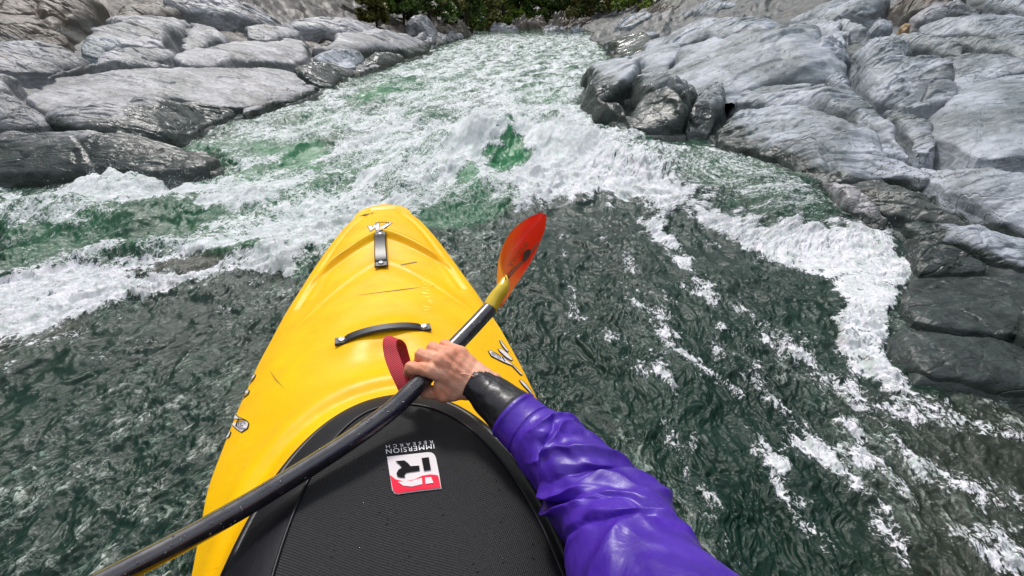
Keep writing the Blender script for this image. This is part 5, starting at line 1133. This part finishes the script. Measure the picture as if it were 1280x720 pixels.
        d += -.0022*np.exp(-((L-.043)/.0022)**2)+.0018*np.exp(-((L-.004)/.003)**2)
        return d
    CR = [(.070, 1.6, .012, .006, .006, .8), (.088, 2.3, .022, .008, .007, .9), (.098, 1.1, -.020, .008, -.006, .7), (.112, 1.3, -.014, .008, .010, .8), (.135, 2.2, .022, .010, -.008, .9), (.150, 1.6, .026, .009, .011, .9),
          (.172, .1, .050, .011, -.019, .9), (.160, .2, .040, .010, .012, .7), (.196, .3, .042, .013, .018, .9), (.186, 1.7, .020, .008, -.010, 1.0), (.205, 2.2, .030, .010, .010, .9), (.232, 2.9, -.02, .018, .014, .8), (.236, 1.1, .040, .010, -.009, .8), (.255, 1.5, .034, .011, .010, .9), (.285, 1.0, .03, .012, -.010, .9), (.31, 1.8, .03, .014, .010, 1), (.345, 1.2, -.02, .018, .010, 1)]
    end = sh+np.array([-.02, -.01, .02])
    v, f = loft([D(640, 517, .793), D(660, 536, .777), D(692, 563, .745), D(722, 592, .705), D(750, 632, .665), D(780, 682, .600), D(812, 745, .52), (.205, .06, .66), end], [.0440, .0465, .0530, .0600, .0660, .0720, .0730, .075, .085], 220, folds, n=400)
    slv = mesh('sleeve', v-base, f, pm, root)
    v, f = loft([W0L, W0L+(elL-W0L)*.5, elL, (elL+shl)/2, shl], [.040, .05, .062, .065, .08], 60, lambda L, th: .006*fbm(L*16, np.cos(th)*1.5+np.sin(th), 3, 420), n=80); mesh('sleeve', v-base, f, pm, root)
    v, f = loft([W0L+(W0L-elL)*.08, W0L+(elL-W0L)*.1, W0L+(elL-W0L)*.2], [.029, .034, .042], 60, None, n=30); mesh('cuff', v-base, f, cm, root)
    v, f = loft([base+(0, 0, .36), base+(0, 0, .5), base+(0, 0, .62), base+(0, 0, .72), base+(0, 0, .76)], [.18, .19, .20, .15, .075], 90, lambda L, th: .006*fbm(L*9, np.cos(th)*2+np.sin(th), 3, 430), n=60, flat=.72); mesh('jacket', v-base, f, pm, root)

# ------------------------------------------------------------------ light, sky, camera, render settings
def setup():
    w = bpy.data.worlds.new('World'); SC.world = w; w.use_nodes = True; t = w.node_tree; bg = t.nodes['Background']
    sky = t.nodes.new('ShaderNodeTexSky'); sky.sky_type = 'NISHITA'; sky.sun_disc = False
    el, az = math.radians(52), math.radians(-18)
    sky.sun_elevation = el; sky.sun_rotation = az; sky.air_density = 1.0; sky.dust_density = 3.5; sky.altitude = 300
    # thin broken overcast over the Nishita sky
    tc = t.nodes.new('ShaderNodeTexCoord'); n = t.nodes.new('ShaderNodeTexNoise'); n.inputs['Scale'].default_value = 2.6; n.inputs['Detail'].default_value = 6
    t.links.new(tc.outputs['Generated'], n.inputs['Vector'])
    mr = t.nodes.new('ShaderNodeMapRange'); mr.inputs['From Min'].default_value = .38; mr.inputs['From Max'].default_value = .62; mr.inputs['To Min'].default_value = .08; mr.inputs['To Max'].default_value = .97; n.inputs['Roughness'].default_value = .6
    t.links.new(n.outputs['Fac'], mr.inputs['Value'])
    mx = t.nodes.new('ShaderNodeMix'); mx.data_type = 'RGBA'; t.links.new(mr.outputs[0], mx.inputs[0]); t.links.new(sky.outputs[0], mx.inputs[6]); mx.inputs[7].default_value = (8.6, 8.8, 9.3, 1)
    t.links.new(mx.outputs[2], bg.inputs['Color']); bg.inputs['Strength'].default_value = .10
    ld = bpy.data.lights.new('sun', 'SUN'); ld.energy = 1.5; ld.angle = math.radians(10); ld.color = (1, .97, .93)
    lo = bpy.data.objects.new('sun', ld); COL.objects.link(lo)
    d = Vector((math.sin(-az)*math.cos(el)*-1, math.cos(az)*math.cos(el), math.sin(el)))
    lo.rotation_euler = d.to_track_quat('Z', 'Y').to_euler(); lo.location = (0, 0, 20)
    cd = bpy.data.cameras.new('camera'); co = bpy.data.objects.new('camera', cd); COL.objects.link(co)
    cd.sensor_fit = 'HORIZONTAL'; cd.sensor_width = 36; cd.lens = 36*FOC/W; cd.clip_start = .02; cd.clip_end = 600
    co.location = CAM; co.rotation_euler = (math.pi/2-PITCH, 0, 0); SC.camera = co
    SC.view_settings.view_transform = 'Standard'; SC.view_settings.look = 'None'; SC.view_settings.exposure = 0.65; SC.view_settings.gamma = 1
    SC.cycles.max_bounces = 6; SC.cycles.diffuse_bounces = 3; SC.cycles.glossy_bounces = 3; SC.cycles.use_denoising = True
    SC.cycles.caustics_reflective = False; SC.cycles.caustics_refractive = False

terrain()
water()
rocks()
trees()
_k = kayak()
skirt(_k[1])
paddle()
paddler()
setup()
